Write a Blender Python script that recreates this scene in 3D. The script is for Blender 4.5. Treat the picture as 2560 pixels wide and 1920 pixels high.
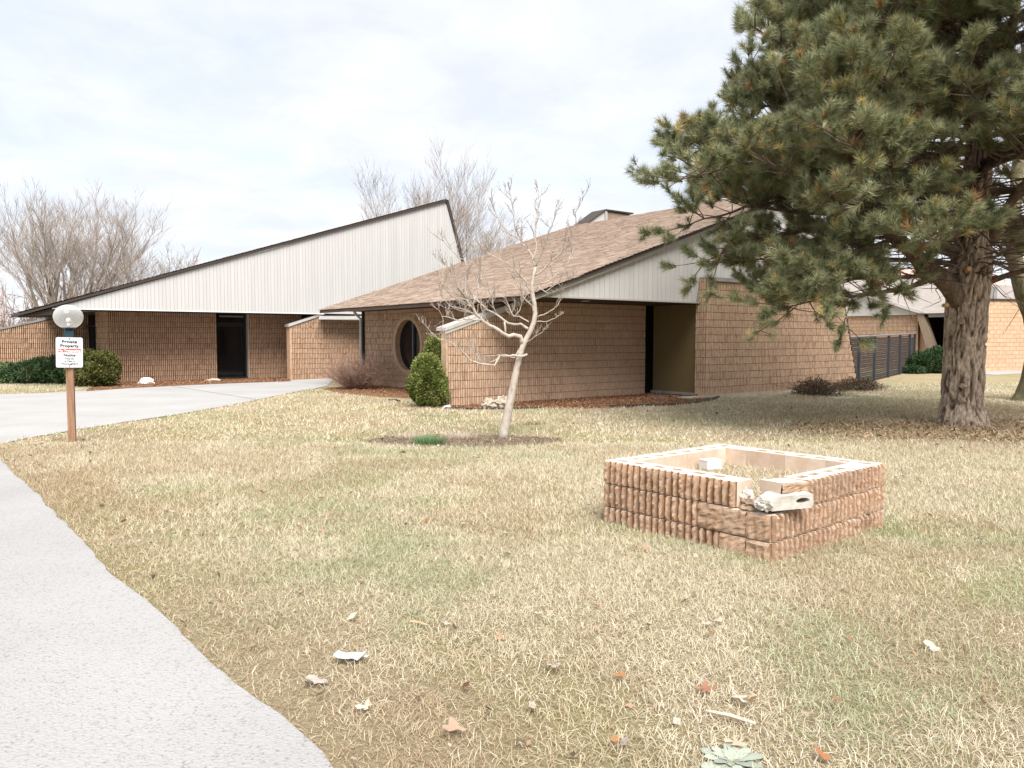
import bpy, bmesh, math, random
import numpy as np
from mathutils import Vector, Matrix, Euler, noise as mnoise

R = math.radians
scene = bpy.context.scene
for o in list(bpy.data.objects):
    bpy.data.objects.remove(o, do_unlink=True)
col = scene.collection
random.seed(7)
rng = np.random.default_rng(11)

# ------------------------------------------------------------------ camera
CAMH, PITCH, FPX = 1.62, R(3.33), 1960.0
cd = bpy.data.cameras.new('camera')
cam = bpy.data.objects.new('camera', cd)
col.objects.link(cam)
cam.location = (0, 0, CAMH)
cam.rotation_euler = (R(90) - PITCH, 0, 0)
cd.sensor_width = 36.0
cd.lens = FPX / 2560 * 36.0
cd.clip_end = 2000
scene.camera = cam

# ------------------------------------------------------------------ sky, sun, exposure
SUN_EL, SUN_AZ = R(54), R(168)           # azimuth from +Y clockwise: behind the camera, a little to the right
world = bpy.data.worlds.new('World')
scene.world = world
world.use_nodes = True
wn, wl = world.node_tree.nodes, world.node_tree.links
wn.clear()
wo = wn.new('ShaderNodeOutputWorld')
bg = wn.new('ShaderNodeBackground')
bg.inputs['Strength'].default_value = 0.10
sky = wn.new('ShaderNodeTexSky')
sky.sky_type = 'NISHITA'
sky.sun_disc = False
sky.sun_elevation = SUN_EL
sky.sun_rotation = SUN_AZ
tc = wn.new('ShaderNodeTexCoord')
sep = wn.new('ShaderNodeSeparateXYZ')
wl.new(tc.outputs['Generated'], sep.inputs[0])
zz = wn.new('ShaderNodeMath'); zz.operation = 'MAXIMUM'; zz.inputs[1].default_value = 0.0
wl.new(sep.outputs['Z'], zz.inputs[0])
za = wn.new('ShaderNodeMath'); za.operation = 'ADD'; za.inputs[1].default_value = 0.16
wl.new(zz.outputs[0], za.inputs[0])
dx = wn.new('ShaderNodeMath'); dx.operation = 'DIVIDE'
dy = wn.new('ShaderNodeMath'); dy.operation = 'DIVIDE'
wl.new(sep.outputs['X'], dx.inputs[0]); wl.new(za.outputs[0], dx.inputs[1])
wl.new(sep.outputs['Y'], dy.inputs[0]); wl.new(za.outputs[0], dy.inputs[1])
cmb = wn.new('ShaderNodeCombineXYZ')
wl.new(dx.outputs[0], cmb.inputs[0]); wl.new(dy.outputs[0], cmb.inputs[1])
n1 = wn.new('ShaderNodeTexNoise')
n1.inputs['Scale'].default_value = 0.85; n1.inputs['Detail'].default_value = 6; n1.inputs['Roughness'].default_value = 0.55
n1.inputs['Distortion'].default_value = 0.5
wl.new(cmb.outputs[0], n1.inputs['Vector'])
n2 = wn.new('ShaderNodeTexNoise')
n2.inputs['Scale'].default_value = 2.6; n2.inputs['Detail'].default_value = 8; n2.inputs['Roughness'].default_value = 0.6
n2.inputs['Distortion'].default_value = 0.3
wl.new(cmb.outputs[0], n2.inputs['Vector'])
r1 = wn.new('ShaderNodeMapRange')
r1.inputs['From Min'].default_value = 0.34; r1.inputs['From Max'].default_value = 0.56
r1.inputs['To Min'].default_value = 0.72; r1.inputs['To Max'].default_value = 1.0
wl.new(n1.outputs['Fac'], r1.inputs['Value'])
rc = wn.new('ShaderNodeValToRGB')
rc.color_ramp.elements[0].position = 0.34; rc.color_ramp.elements[0].color = (3.6, 3.78, 4.15, 1)
rc.color_ramp.elements[1].position = 0.62; rc.color_ramp.elements[1].color = (4.2, 4.3, 4.5, 1)
wl.new(n2.outputs['Fac'], rc.inputs['Fac'])
mx = wn.new('ShaderNodeMix'); mx.data_type = 'RGBA'
wl.new(r1.outputs[0], mx.inputs['Factor'])
wl.new(sky.outputs['Color'], mx.inputs['A'])
wl.new(rc.outputs['Color'], mx.inputs['B'])
wl.new(mx.outputs['Result'], bg.inputs['Color'])
wl.new(bg.outputs['Background'], wo.inputs['Surface'])

sd = bpy.data.lights.new('sun', 'SUN')
sd.energy = 2.6
sd.angle = R(38)
sd.color = (1.0, 0.96, 0.90)
sun = bpy.data.objects.new('sun', sd)
col.objects.link(sun)
sun.location = (5, -8, 20)
sdir = Vector((math.sin(SUN_AZ) * math.cos(SUN_EL), math.cos(SUN_AZ) * math.cos(SUN_EL), math.sin(SUN_EL)))
sun.rotation_euler = (-sdir).to_track_quat('-Z', 'Y').to_euler()

vs = scene.view_settings
vs.view_transform = 'Standard'; vs.look = 'None'; vs.gamma = 1.0
vs.exposure = 1.30
vs.use_curve_mapping = False
scene.render.engine = 'CYCLES'
scene.cycles.max_bounces = 6
scene.cycles.transparent_max_bounces = 12

# ------------------------------------------------------------------ pixel helpers (photo pixels, 2560 x 1920)
def ray(px, py):
    u = (px - 1280) / FPX; v = (960 - py) / FPX
    cp, sp = math.cos(PITCH), math.sin(PITCH)
    return Vector((u, cp + v * sp, -sp + v * cp))
def G(px, py, z=0.0):
    d = ray(px, py); t = (z - CAMH) / d.z
    return Vector((d.x * t, d.y * t, z))
def AT(px, py, Y):
    d = ray(px, py); t = Y / d.y
    return Vector((d.x * t, Y, CAMH + d.z * t))
ANG = R(37)
ca, sa = math.cos(ANG), math.sin(ANG)
def AB(a, b, z=0.0):
    return Vector((ca * a - sa * b, sa * a + ca * b, z))
def toAB(p):
    return (ca * p[0] + sa * p[1], -sa * p[0] + ca * p[1])

# ------------------------------------------------------------------ noise in numpy
def _hash(ix, iy, seed):
    h = (ix.astype(np.int64) * 374761393 + iy.astype(np.int64) * 668265263 + seed * 974634777) & 0x7fffffff
    h = ((h ^ (h >> 13)) * 1274126177) & 0x7fffffff
    return ((h ^ (h >> 16)) & 0xffff) / 65535.0
def vnoise(x, y, seed=0):
    ix = np.floor(x); iy = np.floor(y); fx = x - ix; fy = y - iy
    fx = fx * fx * (3 - 2 * fx); fy = fy * fy * (3 - 2 * fy)
    ix = ix.astype(np.int64); iy = iy.astype(np.int64)
    a = _hash(ix, iy, seed); b = _hash(ix + 1, iy, seed); c = _hash(ix, iy + 1, seed); d = _hash(ix + 1, iy + 1, seed)
    return (a * (1 - fx) + b * fx) * (1 - fy) + (c * (1 - fx) + d * fx) * fy
def fbm(x, y, seed=0, oct=3):
    s = 0; amp = 0.5; tot = 0
    for k in range(oct):
        s = s + amp * vnoise(x * 2 ** k, y * 2 ** k, seed + k * 17); tot += amp; amp *= 0.5
    return s / tot
def inpoly(x, y, poly):
    x = np.asarray(x); y = np.asarray(y)
    inside = np.zeros(x.shape, bool)
    n = len(poly)
    for i in range(n):
        x1, y1 = poly[i][0], poly[i][1]; x2, y2 = poly[(i + 1) % n][0], poly[(i + 1) % n][1]
        if y1 == y2: continue
        c = ((y1 > y) != (y2 > y)) & (x < (x2 - x1) * (y - y1) / (y2 - y1) + x1)
        inside ^= c
    return inside
def polydist(x, y, pl):
    d = np.full(np.shape(x), 1e9)
    for i in range(len(pl) - 1):
        x1, y1 = pl[i][0], pl[i][1]; ex, ey = pl[i + 1][0] - x1, pl[i + 1][1] - y1
        L2 = ex * ex + ey * ey + 1e-12
        t = np.clip(((x - x1) * ex + (y - y1) * ey) / L2, 0, 1)
        d = np.minimum(d, np.hypot(x - x1 - t * ex, y - y1 - t * ey))
    return d

# ------------------------------------------------------------------ object helpers
def tag(o, label=None, cat=None, group=None, kind=None):
    if label: o['label'] = label
    if cat: o['category'] = cat
    if group: o['group'] = group
    if kind: o['kind'] = kind
    return o
def empty(name, loc=(0, 0, 0), rz=0.0):
    o = bpy.data.objects.new(name, None)
    o.empty_display_size = 0.2
    col.objects.link(o); o.location = loc; o.rotation_euler = (0, 0, rz)
    return o
def link_mesh(name, me, parent=None, loc=(0, 0, 0), rot=(0, 0, 0)):
    o = bpy.data.objects.new(name, me)
    col.objects.link(o)
    if parent: o.parent = parent
    o.location = loc; o.rotation_euler = rot
    return o

class MB:
    def __init__(s): s.v = []; s.f = []; s.m = []
    def add(s, vs, fs, m=0):
        b = len(s.v); s.v += [tuple(v) for v in vs]
        for f in fs: s.f.append(tuple(i + b for i in f)); s.m.append(m)
        return s
    def box(s, x0, x1, y0, y1, z0, z1, m=0):
        return s.add([(x0,y0,z0),(x1,y0,z0),(x1,y1,z0),(x0,y1,z0),(x0,y0,z1),(x1,y0,z1),(x1,y1,z1),(x0,y1,z1)],
                     [(0,3,2,1),(4,5,6,7),(0,1,5,4),(1,2,6,5),(2,3,7,6),(3,0,4,7)], m)
    def hexa(s, p, m=0):     # 8 points: bottom 4, top 4
        return s.add(p, [(0,3,2,1),(4,5,6,7),(0,1,5,4),(1,2,6,5),(2,3,7,6),(3,0,4,7)], m)
    def prism(s, poly, axis, t0, t1, m=0):   # polygon in the two other axes, extruded along axis
        n = len(poly)
        def mk(p, t):
            if axis == 'y': return (p[0], t, p[1])
            if axis == 'x': return (t, p[0], p[1])
            return (p[0], p[1], t)
        vs = [mk(p, t0) for p in poly] + [mk(p, t1) for p in poly]
        fs = [tuple(range(n)), tuple(reversed(range(n, 2 * n)))]
        fs += [(i, i + n, (i + 1) % n + n, (i + 1) % n) for i in range(n)]
        return s.add(vs, fs, m)
    def tube(s, pts, rad, n=8, m=0, cap=True):
        pts = [Vector(p) for p in pts]
        if not hasattr(rad, '__len__'): rad = [rad] * len(pts)
        vs = []; up = None
        for i, p in enumerate(pts):
            d = (pts[min(i + 1, len(pts) - 1)] - pts[max(i - 1, 0)])
            if d.length < 1e-9: d = Vector((0, 0, 1))
            d.normalize()
            if up is None:
                up = Vector((1, 0, 0)) if abs(d.x) < 0.8 else Vector((0, 1, 0))
            x = (up - d * up.dot(d))
            if x.length < 1e-6: x = d.orthogonal()
            x.normalize(); y = d.cross(x); up = x
            for k in range(n):
                a = 2 * math.pi * k / n
                vs.append(p + (x * math.cos(a) + y * math.sin(a)) * rad[i])
        fs = []
        for i in range(len(pts) - 1):
            for k in range(n):
                fs.append((i*n+k, i*n+(k+1)%n, (i+1)*n+(k+1)%n, (i+1)*n+k))
        if cap:
            fs.append(tuple(reversed(range(n)))); fs.append(tuple(range((len(pts)-1)*n, len(pts)*n)))
        return s.add(vs, fs, m)
    def mesh(s, name, mats, smooth=False):
        me = bpy.data.meshes.new(name)
        me.from_pydata(s.v, [], s.f)
        for m in (mats if isinstance(mats, (list, tuple)) else [mats]): me.materials.append(m)
        me.polygons.foreach_set('material_index', s.m)
        if smooth: me.polygons.foreach_set('use_smooth', [True] * len(me.polygons))
        me.update()
        return me
    def build(s, name, mats, parent=None, loc=(0,0,0), rot=(0,0,0), smooth=False):
        return link_mesh(name, s.mesh(name, mats, smooth), parent, loc, rot)

def np_mesh(name, verts, faces, mats, tint=None, smooth=False, face_tint=True):
    """verts (N,3), faces (M,k); tint per vertex"""
    me = bpy.data.meshes.new(name)
    verts = np.asarray(verts, np.float32); faces = np.asarray(faces, np.int32)
    M, k = faces.shape
    me.vertices.add(len(verts)); me.vertices.foreach_set('co', verts.ravel())
    me.loops.add(M * k); me.loops.foreach_set('vertex_index', faces.ravel())
    me.polygons.add(M); me.polygons.foreach_set('loop_start', np.arange(0, M * k, k, dtype=np.int32))
    try: me.polygons.foreach_set('loop_total', np.full(M, k, np.int32))
    except Exception: pass
    for m in (mats if isinstance(mats, (list, tuple)) else [mats]): me.materials.append(m)
    if tint is not None:
        tint = np.asarray(tint, np.float32)
        if tint.ndim == 1:
            at = me.attributes.new('tint', 'FLOAT', 'POINT'); at.data.foreach_set('value', tint)
        else:
            at = me.attributes.new('tcol', 'FLOAT_COLOR', 'POINT')
            c4 = np.ones((len(tint), 4), np.float32); c4[:, :3] = tint
            at.data.foreach_set('color', c4.ravel())
    me.update(calc_edges=True); me.validate()
    if smooth: me.polygons.foreach_set('use_smooth', np.ones(M, bool))
    return me

# ------------------------------------------------------------------ materials
def nodes(name):
    m = bpy.data.materials.new(name); m.use_nodes = True
    nt = m.node_tree; b = nt.nodes['Principled BSDF']
    return m, nt.nodes, nt.links, b
def ramp(n, stops):
    r = n.new('ShaderNodeValToRGB')
    while len(r.color_ramp.elements) < len(stops): r.color_ramp.elements.new(0.5)
    for e, (p, c) in zip(r.color_ramp.elements, stops): e.position = p; e.color = (*c, 1)
    return r
def noisy(name, stops, scale=4.0, detail=6, rough=0.85, bump=0.0, bscale=None, bdist=0.01, coord='Object', spec=0.3,
          stretch=(1, 1, 1), rand=0.0, tint=0.0, metal=0.0, nrough=0.6):
    m, n, l, b = nodes(name)
    t = n.new('ShaderNodeTexCoord'); mp = n.new('ShaderNodeMapping'); mp.inputs['Scale'].default_value = stretch
    l.new(t.outputs[coord], mp.inputs['Vector'])
    vec = mp.outputs['Vector']
    if rand:
        oi = n.new('ShaderNodeObjectInfo'); mu = n.new('ShaderNodeMath'); mu.operation = 'MULTIPLY'; mu.inputs[1].default_value = 37.0
        l.new(oi.outputs['Random'], mu.inputs[0])
        ad = n.new('ShaderNodeVectorMath'); ad.operation = 'ADD'
        l.new(vec, ad.inputs[0]); l.new(mu.outputs[0], ad.inputs[1]); vec = ad.outputs[0]
    nz = n.new('ShaderNodeTexNoise'); nz.inputs['Scale'].default_value = scale; nz.inputs['Detail'].default_value = detail
    nz.inputs['Roughness'].default_value = nrough
    l.new(vec, nz.inputs['Vector'])
    r = ramp(n, stops); l.new(nz.outputs['Fac'], r.inputs['Fac'])
    out = r.outputs['Color']
    if rand or tint:
        hs = n.new('ShaderNodeHueSaturation')
        v = n.new('ShaderNodeMath'); v.operation = 'MULTIPLY_ADD'; v.inputs[1].default_value = rand; v.inputs[2].default_value = 1 - rand / 2
        if rand: l.new(oi.outputs['Random'], v.inputs[0])
        else: v.inputs[0].default_value = 0.5
        src = v.outputs[0]
        if tint:
            at = n.new('ShaderNodeAttribute'); at.attribute_name = 'tint'
            v2 = n.new('ShaderNodeMath'); v2.operation = 'MULTIPLY_ADD'; v2.inputs[1].default_value = tint
            l.new(at.outputs['Fac'], v2.inputs[0]); l.new(src, v2.inputs[2]); src = v2.outputs[0]
        l.new(src, hs.inputs['Value']); l.new(out, hs.inputs['Color']); out = hs.outputs['Color']
    l.new(out, b.inputs['Base Color'])
    b.inputs['Roughness'].default_value = rough
    b.inputs['Specular IOR Level'].default_value = spec
    b.inputs['Metallic'].default_value = metal
    if bump:
        nb = n.new('ShaderNodeTexNoise'); nb.inputs['Scale'].default_value = bscale or scale * 3; nb.inputs['Detail'].default_value = 5
        nb.inputs['Roughness'].default_value = 0.65
        l.new(vec, nb.inputs['Vector'])
        bp = n.new('ShaderNodeBump'); bp.inputs['Strength'].default_value = bump; bp.inputs['Distance'].default_value = bdist
        l.new(nb.outputs['Fac'], bp.inputs['Height']); l.new(bp.outputs['Normal'], b.inputs['Normal'])
    return m
def tinted(name, rough=0.8, spec=0.2, trans=0.0, mul=(1, 1, 1)):
    m, n, l, b = nodes(name)
    at = n.new('ShaderNodeAttribute'); at.attribute_name = 'tcol'
    l.new(at.outputs['Color'], b.inputs['Base Color'])
    b.inputs['Roughness'].default_value = rough; b.inputs['Specular IOR Level'].default_value = spec
    if trans:
        o = n['Material Output']
        tr = n.new('ShaderNodeBsdfTranslucent'); l.new(at.outputs['Color'], tr.inputs['Color'])
        mxs = n.new('ShaderNodeMixShader'); mxs.inputs[0].default_value = trans
        l.new(b.outputs[0], mxs.inputs[1]); l.new(tr.outputs[0], mxs.inputs[2]); l.new(mxs.outputs[0], o.inputs['Surface'])
    return m
def plain(name, c, rough=0.6, spec=0.3, metal=0.0):
    m, n, l, b = nodes(name)
    b.inputs['Base Color'].default_value = (*c, 1); b.inputs['Roughness'].default_value = rough
    b.inputs['Specular IOR Level'].default_value = spec; b.inputs['Metallic'].default_value = metal
    return m

M = {}
M['block'] = noisy('split_block', [(0.25, (0.45, 0.285, 0.18)), (0.5, (0.60, 0.42, 0.295)), (0.75, (0.69, 0.53, 0.40))], scale=9, detail=8,
                   rough=0.95, bump=0.9, bscale=55, bdist=0.02, spec=0.1, rand=0.07, tint=0.07, stretch=(2.2, 2.2, 0.8))
M['block_far'] = noisy('split_block_brown', [(0.25, (0.40, 0.25, 0.16)), (0.5, (0.54, 0.365, 0.25)), (0.75, (0.64, 0.47, 0.345))], scale=7, detail=8,
                       rough=0.95, bump=0.8, bscale=45, bdist=0.02, spec=0.1, rand=0.09, tint=0.09, stretch=(2.2, 2.2, 0.8))
M['groove'] = noisy('groove_stain', [(0.3, (0.085, 0.035, 0.015)), (0.7, (0.18, 0.08, 0.035))], scale=12, rough=1.0, spec=0.05)
M['mortar'] = noisy('mortar', [(0.3, (0.13, 0.065, 0.035)), (0.7, (0.24, 0.13, 0.07))], scale=6, rough=1.0, spec=0.05)
M['pblock'] = noisy('planter_block', [(0.26, (0.30, 0.14, 0.06)), (0.40, (0.50, 0.305, 0.19)), (0.55, (0.61, 0.43, 0.31)), (0.75, (0.72, 0.58, 0.47))], scale=22, detail=9,
                    rough=0.97, bump=1.0, bscale=120, bdist=0.02, spec=0.08, rand=0.2, nrough=0.78)
M['pgroove'] = noisy('planter_groove', [(0.3, (0.14, 0.07, 0.035)), (0.55, (0.27, 0.13, 0.055)), (0.8, (0.40, 0.25, 0.15))], scale=9, detail=6, rough=1.0, bump=0.5, bscale=60, bdist=0.01, spec=0.05, rand=0.2)
M['pflat'] = noisy('planter_flat_face', [(0.25, (0.50, 0.36, 0.26)), (0.6, (0.63, 0.51, 0.41)), (0.8, (0.68, 0.58, 0.49))], scale=7, detail=8, rough=0.95, bump=0.4, bscale=90, bdist=0.006, spec=0.1, rand=0.1)
M['ptop'] = noisy('planter_top', [(0.25, (0.55, 0.45, 0.36)), (0.6, (0.70, 0.63, 0.55)), (0.8, (0.76, 0.71, 0.65))], scale=9, detail=8, rough=0.95, bump=0.4, bscale=90, bdist=0.006, spec=0.1, rand=0.1)
M['grey_block'] = noisy('grey_concrete', [(0.25, (0.42, 0.38, 0.33)), (0.6, (0.60, 0.57, 0.52)), (0.8, (0.68, 0.65, 0.60))], scale=14, detail=8, rough=0.95, bump=0.7, bscale=80, bdist=0.01, spec=0.1)
M['footing'] = noisy('concrete_footing', [(0.3, (0.40, 0.34, 0.27)), (0.7, (0.55, 0.49, 0.41))], scale=5, rough=0.95, bump=0.3, spec=0.1)
M['siding'] = noisy('grey_siding', [(0.3, (0.50, 0.49, 0.475)), (0.7, (0.55, 0.54, 0.525))], scale=1.2, detail=4, rough=0.7, spec=0.2, stretch=(1, 1, 0.25), rand=0.045)
M['siding_back'] = plain('siding_gap', (0.30, 0.29, 0.28), 0.9)
M['trim'] = plain('brown_trim', (0.055, 0.042, 0.034), 0.6)
M['trim_light'] = plain('pale_trim', (0.42, 0.40, 0.37), 0.6)
M['cap'] = noisy('metal_cap', [(0.3, (0.42, 0.40, 0.37)), (0.7, (0.56, 0.54, 0.51))], scale=3, rough=0.5, spec=0.4)
M['cap_grey'] = noisy('grey_flashing', [(0.3, (0.20, 0.195, 0.185)), (0.7, (0.30, 0.295, 0.28))], scale=3, rough=0.5, spec=0.4)
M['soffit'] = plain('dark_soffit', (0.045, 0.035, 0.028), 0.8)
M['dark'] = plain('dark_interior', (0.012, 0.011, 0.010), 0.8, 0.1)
M['glass'] = plain('dark_glass', (0.008, 0.008, 0.009), 0.08, 0.35)
M['frame'] = plain('bronze_frame', (0.02, 0.018, 0.017), 0.4)
M['frame_blue'] = plain('grey_mullion', (0.10, 0.11, 0.13), 0.5)
M['olive'] = noisy('olive_panel', [(0.3, (0.135, 0.10, 0.045)), (0.7, (0.165, 0.125, 0.06))], scale=30, detail=2, rough=0.8, spec=0.15)
M['white_paint'] = plain('white_paint', (0.72, 0.72, 0.70), 0.5)
M['concrete'] = None
M['redroof'] = noisy('red_roof', [(0.3, (0.62, 0.30, 0.26)), (0.7, (0.70, 0.40, 0.36))], scale=3, rough=0.8, spec=0.1)
M['flatroof'] = noisy('pale_roof', [(0.3, (0.27, 0.235, 0.21)), (0.7, (0.36, 0.32, 0.29))], scale=3, rough=0.9, spec=0.1)
M['beam'] = noisy('weathered_beam', [(0.3, (0.24, 0.18, 0.13)), (0.7, (0.36, 0.28, 0.21))], scale=6, rough=0.9, spec=0.1, stretch=(4, 4, 0.5))
M['iron'] = plain('dark_blue_metal', (0.02, 0.03, 0.045), 0.5)
M['wire'] = plain('fence_wire', (0.05, 0.044, 0.046), 0.6)
M['rail'] = plain('grey_rail', (0.20, 0.19, 0.19), 0.5)
M['rock'] = noisy('boulder', [(0.3, (0.33, 0.27, 0.20)), (0.55, (0.50, 0.44, 0.36)), (0.8, (0.62, 0.58, 0.52))], scale=5, detail=8, rough=0.95, bump=0.8, bscale=20, bdist=0.03, spec=0.1)
M['whiterock'] = noisy('white_rock', [(0.3, (0.62, 0.58, 0.53)), (0.7, (0.76, 0.74, 0.71))], scale=5, detail=8, rough=0.95, bump=0.5, bscale=20, bdist=0.02, spec=0.1)
M['black_plastic'] = plain('black_plastic', (0.02, 0.02, 0.02), 0.6)

def shingle_mat():
    m, n, l, b = nodes('shingles')
    at = n.new('ShaderNodeAttribute'); at.attribute_name = 'tint'
    r = ramp(n, [(0.0, (0.255, 0.185, 0.14)), (0.5, (0.385, 0.295, 0.235)), (1.0, (0.50, 0.395, 0.325))])
    t = n.new('ShaderNodeTexCoord'); nz = n.new('ShaderNodeTexNoise'); nz.inputs['Scale'].default_value = 2.0; nz.inputs['Detail'].default_value = 5
    l.new(t.outputs['Object'], nz.inputs['Vector'])
    ad = n.new('ShaderNodeMath'); ad.operation = 'MULTIPLY_ADD'; ad.inputs[1].default_value = 0.5
    l.new(nz.outputs['Fac'], ad.inputs[0])
    a2 = n.new('ShaderNodeMath'); a2.operation = 'MULTIPLY_ADD'; a2.inputs[1].default_value = 0.7; a2.inputs[2].default_value = -0.1
    l.new(at.outputs['Fac'], a2.inputs[0]); l.new(a2.outputs[0], ad.inputs[2])
    l.new(ad.outputs[0], r.inputs['Fac']); l.new(r.outputs['Color'], b.inputs['Base Color'])
    b.inputs['Roughness'].default_value = 0.95; b.inputs['Specular IOR Level'].default_value = 0.1
    return m
M['shingle'] = shingle_mat()

def lawn_mat():
    m, n, l, b = nodes('lawn_soil')
    t = n.new('ShaderNodeTexCoord')
    big = n.new('ShaderNodeTexNoise'); big.inputs['Scale'].default_value = 0.45; big.inputs['Detail'].default_value = 5
    fine = n.new('ShaderNodeTexNoise'); fine.inputs['Scale'].default_value = 60; fine.inputs['Detail'].default_value = 8; fine.inputs['Roughness'].default_value = 0.8
    for q in (big, fine): l.new(t.outputs['Object'], q.inputs['Vector'])
    r1 = ramp(n, [(0.34, (0.20, 0.145, 0.085)), (0.5, (0.36, 0.285, 0.18)), (0.64, (0.52, 0.44, 0.30))])
    l.new(fine.outputs['Fac'], r1.inputs['Fac'])
    r2 = ramp(n, [(0.48, (1.0, 1.0, 1.0)), (0.68, (0.80, 0.92, 0.66))])
    l.new(big.outputs['Fac'], r2.inputs['Fac'])
    mm = n.new('ShaderNodeMix'); mm.data_type = 'RGBA'; mm.blend_type = 'MULTIPLY'; mm.inputs['Factor'].default_value = 1
    l.new(r1.outputs['Color'], mm.inputs['A']); l.new(r2.outputs['Color'], mm.inputs['B'])
    l.new(mm.outputs['Result'], b.inputs['Base Color'])
    bp = n.new('ShaderNodeBump'); bp.inputs['Strength'].default_value = 0.8; bp.inputs['Distance'].default_value = 0.03
    l.new(fine.outputs['Fac'], bp.inputs['Height']); l.new(bp.outputs['Normal'], b.inputs['Normal'])
    b.inputs['Roughness'].default_value = 1.0; b.inputs['Specular IOR Level'].default_value = 0.05
    return m
def pave_mat(name, c0, c1, speck, sscale, dirt=0.0):
    m, n, l, b = nodes(name)
    t = n.new('ShaderNodeTexCoord')
    big = n.new('ShaderNodeTexNoise'); big.inputs['Scale'].default_value = 0.7; big.inputs['Detail'].default_value = 6
    fine = n.new('ShaderNodeTexNoise'); fine.inputs['Scale'].default_value = sscale; fine.inputs['Detail'].default_value = 3; fine.inputs['Roughness'].default_value = 0.7
    vor = n.new('ShaderNodeTexVoronoi'); vor.inputs['Scale'].default_value = sscale * 1.1
    for q in (big, fine, vor): l.new(t.outputs['Object'], q.inputs['Vector'])
    r1 = ramp(n, [(0.3, c0), (0.7, c1)]); l.new(big.outputs['Fac'], r1.inputs['Fac'])
    r2 = ramp(n, [(0.28, speck), (0.46, (1, 1, 1)), (0.75, (1.0, 1.0, 1.0))]); l.new(fine.outputs['Fac'], r2.inputs['Fac'])
    mm = n.new('ShaderNodeMix'); mm.data_type = 'RGBA'; mm.blend_type = 'MULTIPLY'; mm.inputs['Factor'].default_value = 1
    l.new(r1.outputs['Color'], mm.inputs['A']); l.new(r2.outputs['Color'], mm.inputs['B'])
    l.new(mm.outputs['Result'], b.inputs['Base Color'])
    bp = n.new('ShaderNodeBump'); bp.inputs['Strength'].default_value = 0.6; bp.inputs['Distance'].default_value = 0.006
    l.new(vor.outputs['Distance'], bp.inputs['Height']); l.new(bp.outputs['Normal'], b.inputs['Normal'])
    b.inputs['Roughness'].default_value = 0.95; b.inputs['Specular IOR Level'].default_value = 0.1
    return m
M['lawn'] = lawn_mat()
M['path'] = pave_mat('worn_asphalt', (0.335, 0.325, 0.32), (0.385, 0.375, 0.37), (0.55, 0.54, 0.54), 60)
M['drive'] = pave_mat('pale_concrete', (0.355, 0.345, 0.335), (0.41, 0.40, 0.39), (0.86, 0.85, 0.84), 40)
M['mulch'] = noisy('mulch', [(0.3, (0.14, 0.065, 0.035)), (0.5, (0.27, 0.145, 0.085)), (0.7, (0.40, 0.25, 0.16))], scale=22, detail=9, rough=1, bump=1, bscale=35, bdist=0.04, spec=0.05, nrough=0.8)
M['needles_litter'] = noisy('needle_litter', [(0.3, (0.20, 0.12, 0.07)), (0.5, (0.33, 0.215, 0.125)), (0.7, (0.45, 0.32, 0.19))], scale=25, detail=9, rough=1, bump=1, bscale=40, bdist=0.03, spec=0.05, nrough=0.8)
M['grass'] = tinted('grass_blades', 0.85, 0.1, 0.25)
M['chip'] = tinted('chips', 0.95, 0.05)
M['leaf'] = tinted('foliage', 0.7, 0.15, 0.15)
M['needle'] = tinted('pine_needles', 0.55, 0.25, 0.12)
M['dryleaf'] = tinted('dry_leaf', 0.8, 0.1, 0.15)

def bark_mat(name, stops, zs=0.35, sc=9, bump=1.0, dist=0.05):
    m, n, l, b = nodes(name)
    t = n.new('ShaderNodeTexCoord'); mp = n.new('ShaderNodeMapping'); mp.inputs['Scale'].default_value = (1, 1, zs)
    l.new(t.outputs['Object'], mp.inputs['Vector'])
    nz = n.new('ShaderNodeTexNoise'); nz.inputs['Scale'].default_value = sc; nz.inputs['Detail'].default_value = 8; nz.inputs['Roughness'].default_value = 0.7; nz.inputs['Distortion'].default_value = 0.6
    l.new(mp.outputs[0], nz.inputs['Vector'])
    r = ramp(n, stops); l.new(nz.outputs['Fac'], r.inputs['Fac']); l.new(r.outputs['Color'], b.inputs['Base Color'])
    bp = n.new('ShaderNodeBump'); bp.inputs['Strength'].default_value = bump; bp.inputs['Distance'].default_value = dist
    l.new(nz.outputs['Fac'], bp.inputs['Height']); l.new(bp.outputs['Normal'], b.inputs['Normal'])
    b.inputs['Roughness'].default_value = 0.95; b.inputs['Specular IOR Level'].default_value = 0.1
    return m
M['pinebark'] = bark_mat('pine_bark', [(0.28, (0.085, 0.058, 0.042)), (0.42, (0.23, 0.17, 0.125)), (0.6, (0.40, 0.325, 0.255)), (0.75, (0.52, 0.44, 0.36))])
M['greybark'] = bark_mat('grey_bark', [(0.3, (0.09, 0.075, 0.062)), (0.55, (0.20, 0.17, 0.14)), (0.75, (0.28, 0.25, 0.215))], zs=0.5, sc=5, bump=0.4)
M['magbark'] = bark_mat('pale_smooth_bark', [(0.28, (0.25, 0.20, 0.155)), (0.45, (0.43, 0.375, 0.32)), (0.75, (0.57, 0.52, 0.465))], zs=0.7, sc=14, bump=0.3, dist=0.01)
M['twig'] = noisy('twig', [(0.3, (0.24, 0.20, 0.175)), (0.7, (0.37, 0.32, 0.285))], scale=3, rough=0.9, spec=0.1)
M['deadtwig'] = noisy('dead_twig', [(0.3, (0.10, 0.07, 0.055)), (0.7, (0.19, 0.14, 0.11))], scale=3, rough=0.9, spec=0.1)
M['redtwig'] = noisy('brown_twig', [(0.3, (0.21, 0.13, 0.10)), (0.7, (0.36, 0.25, 0.20))], scale=3, rough=0.9, spec=0.1)
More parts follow.
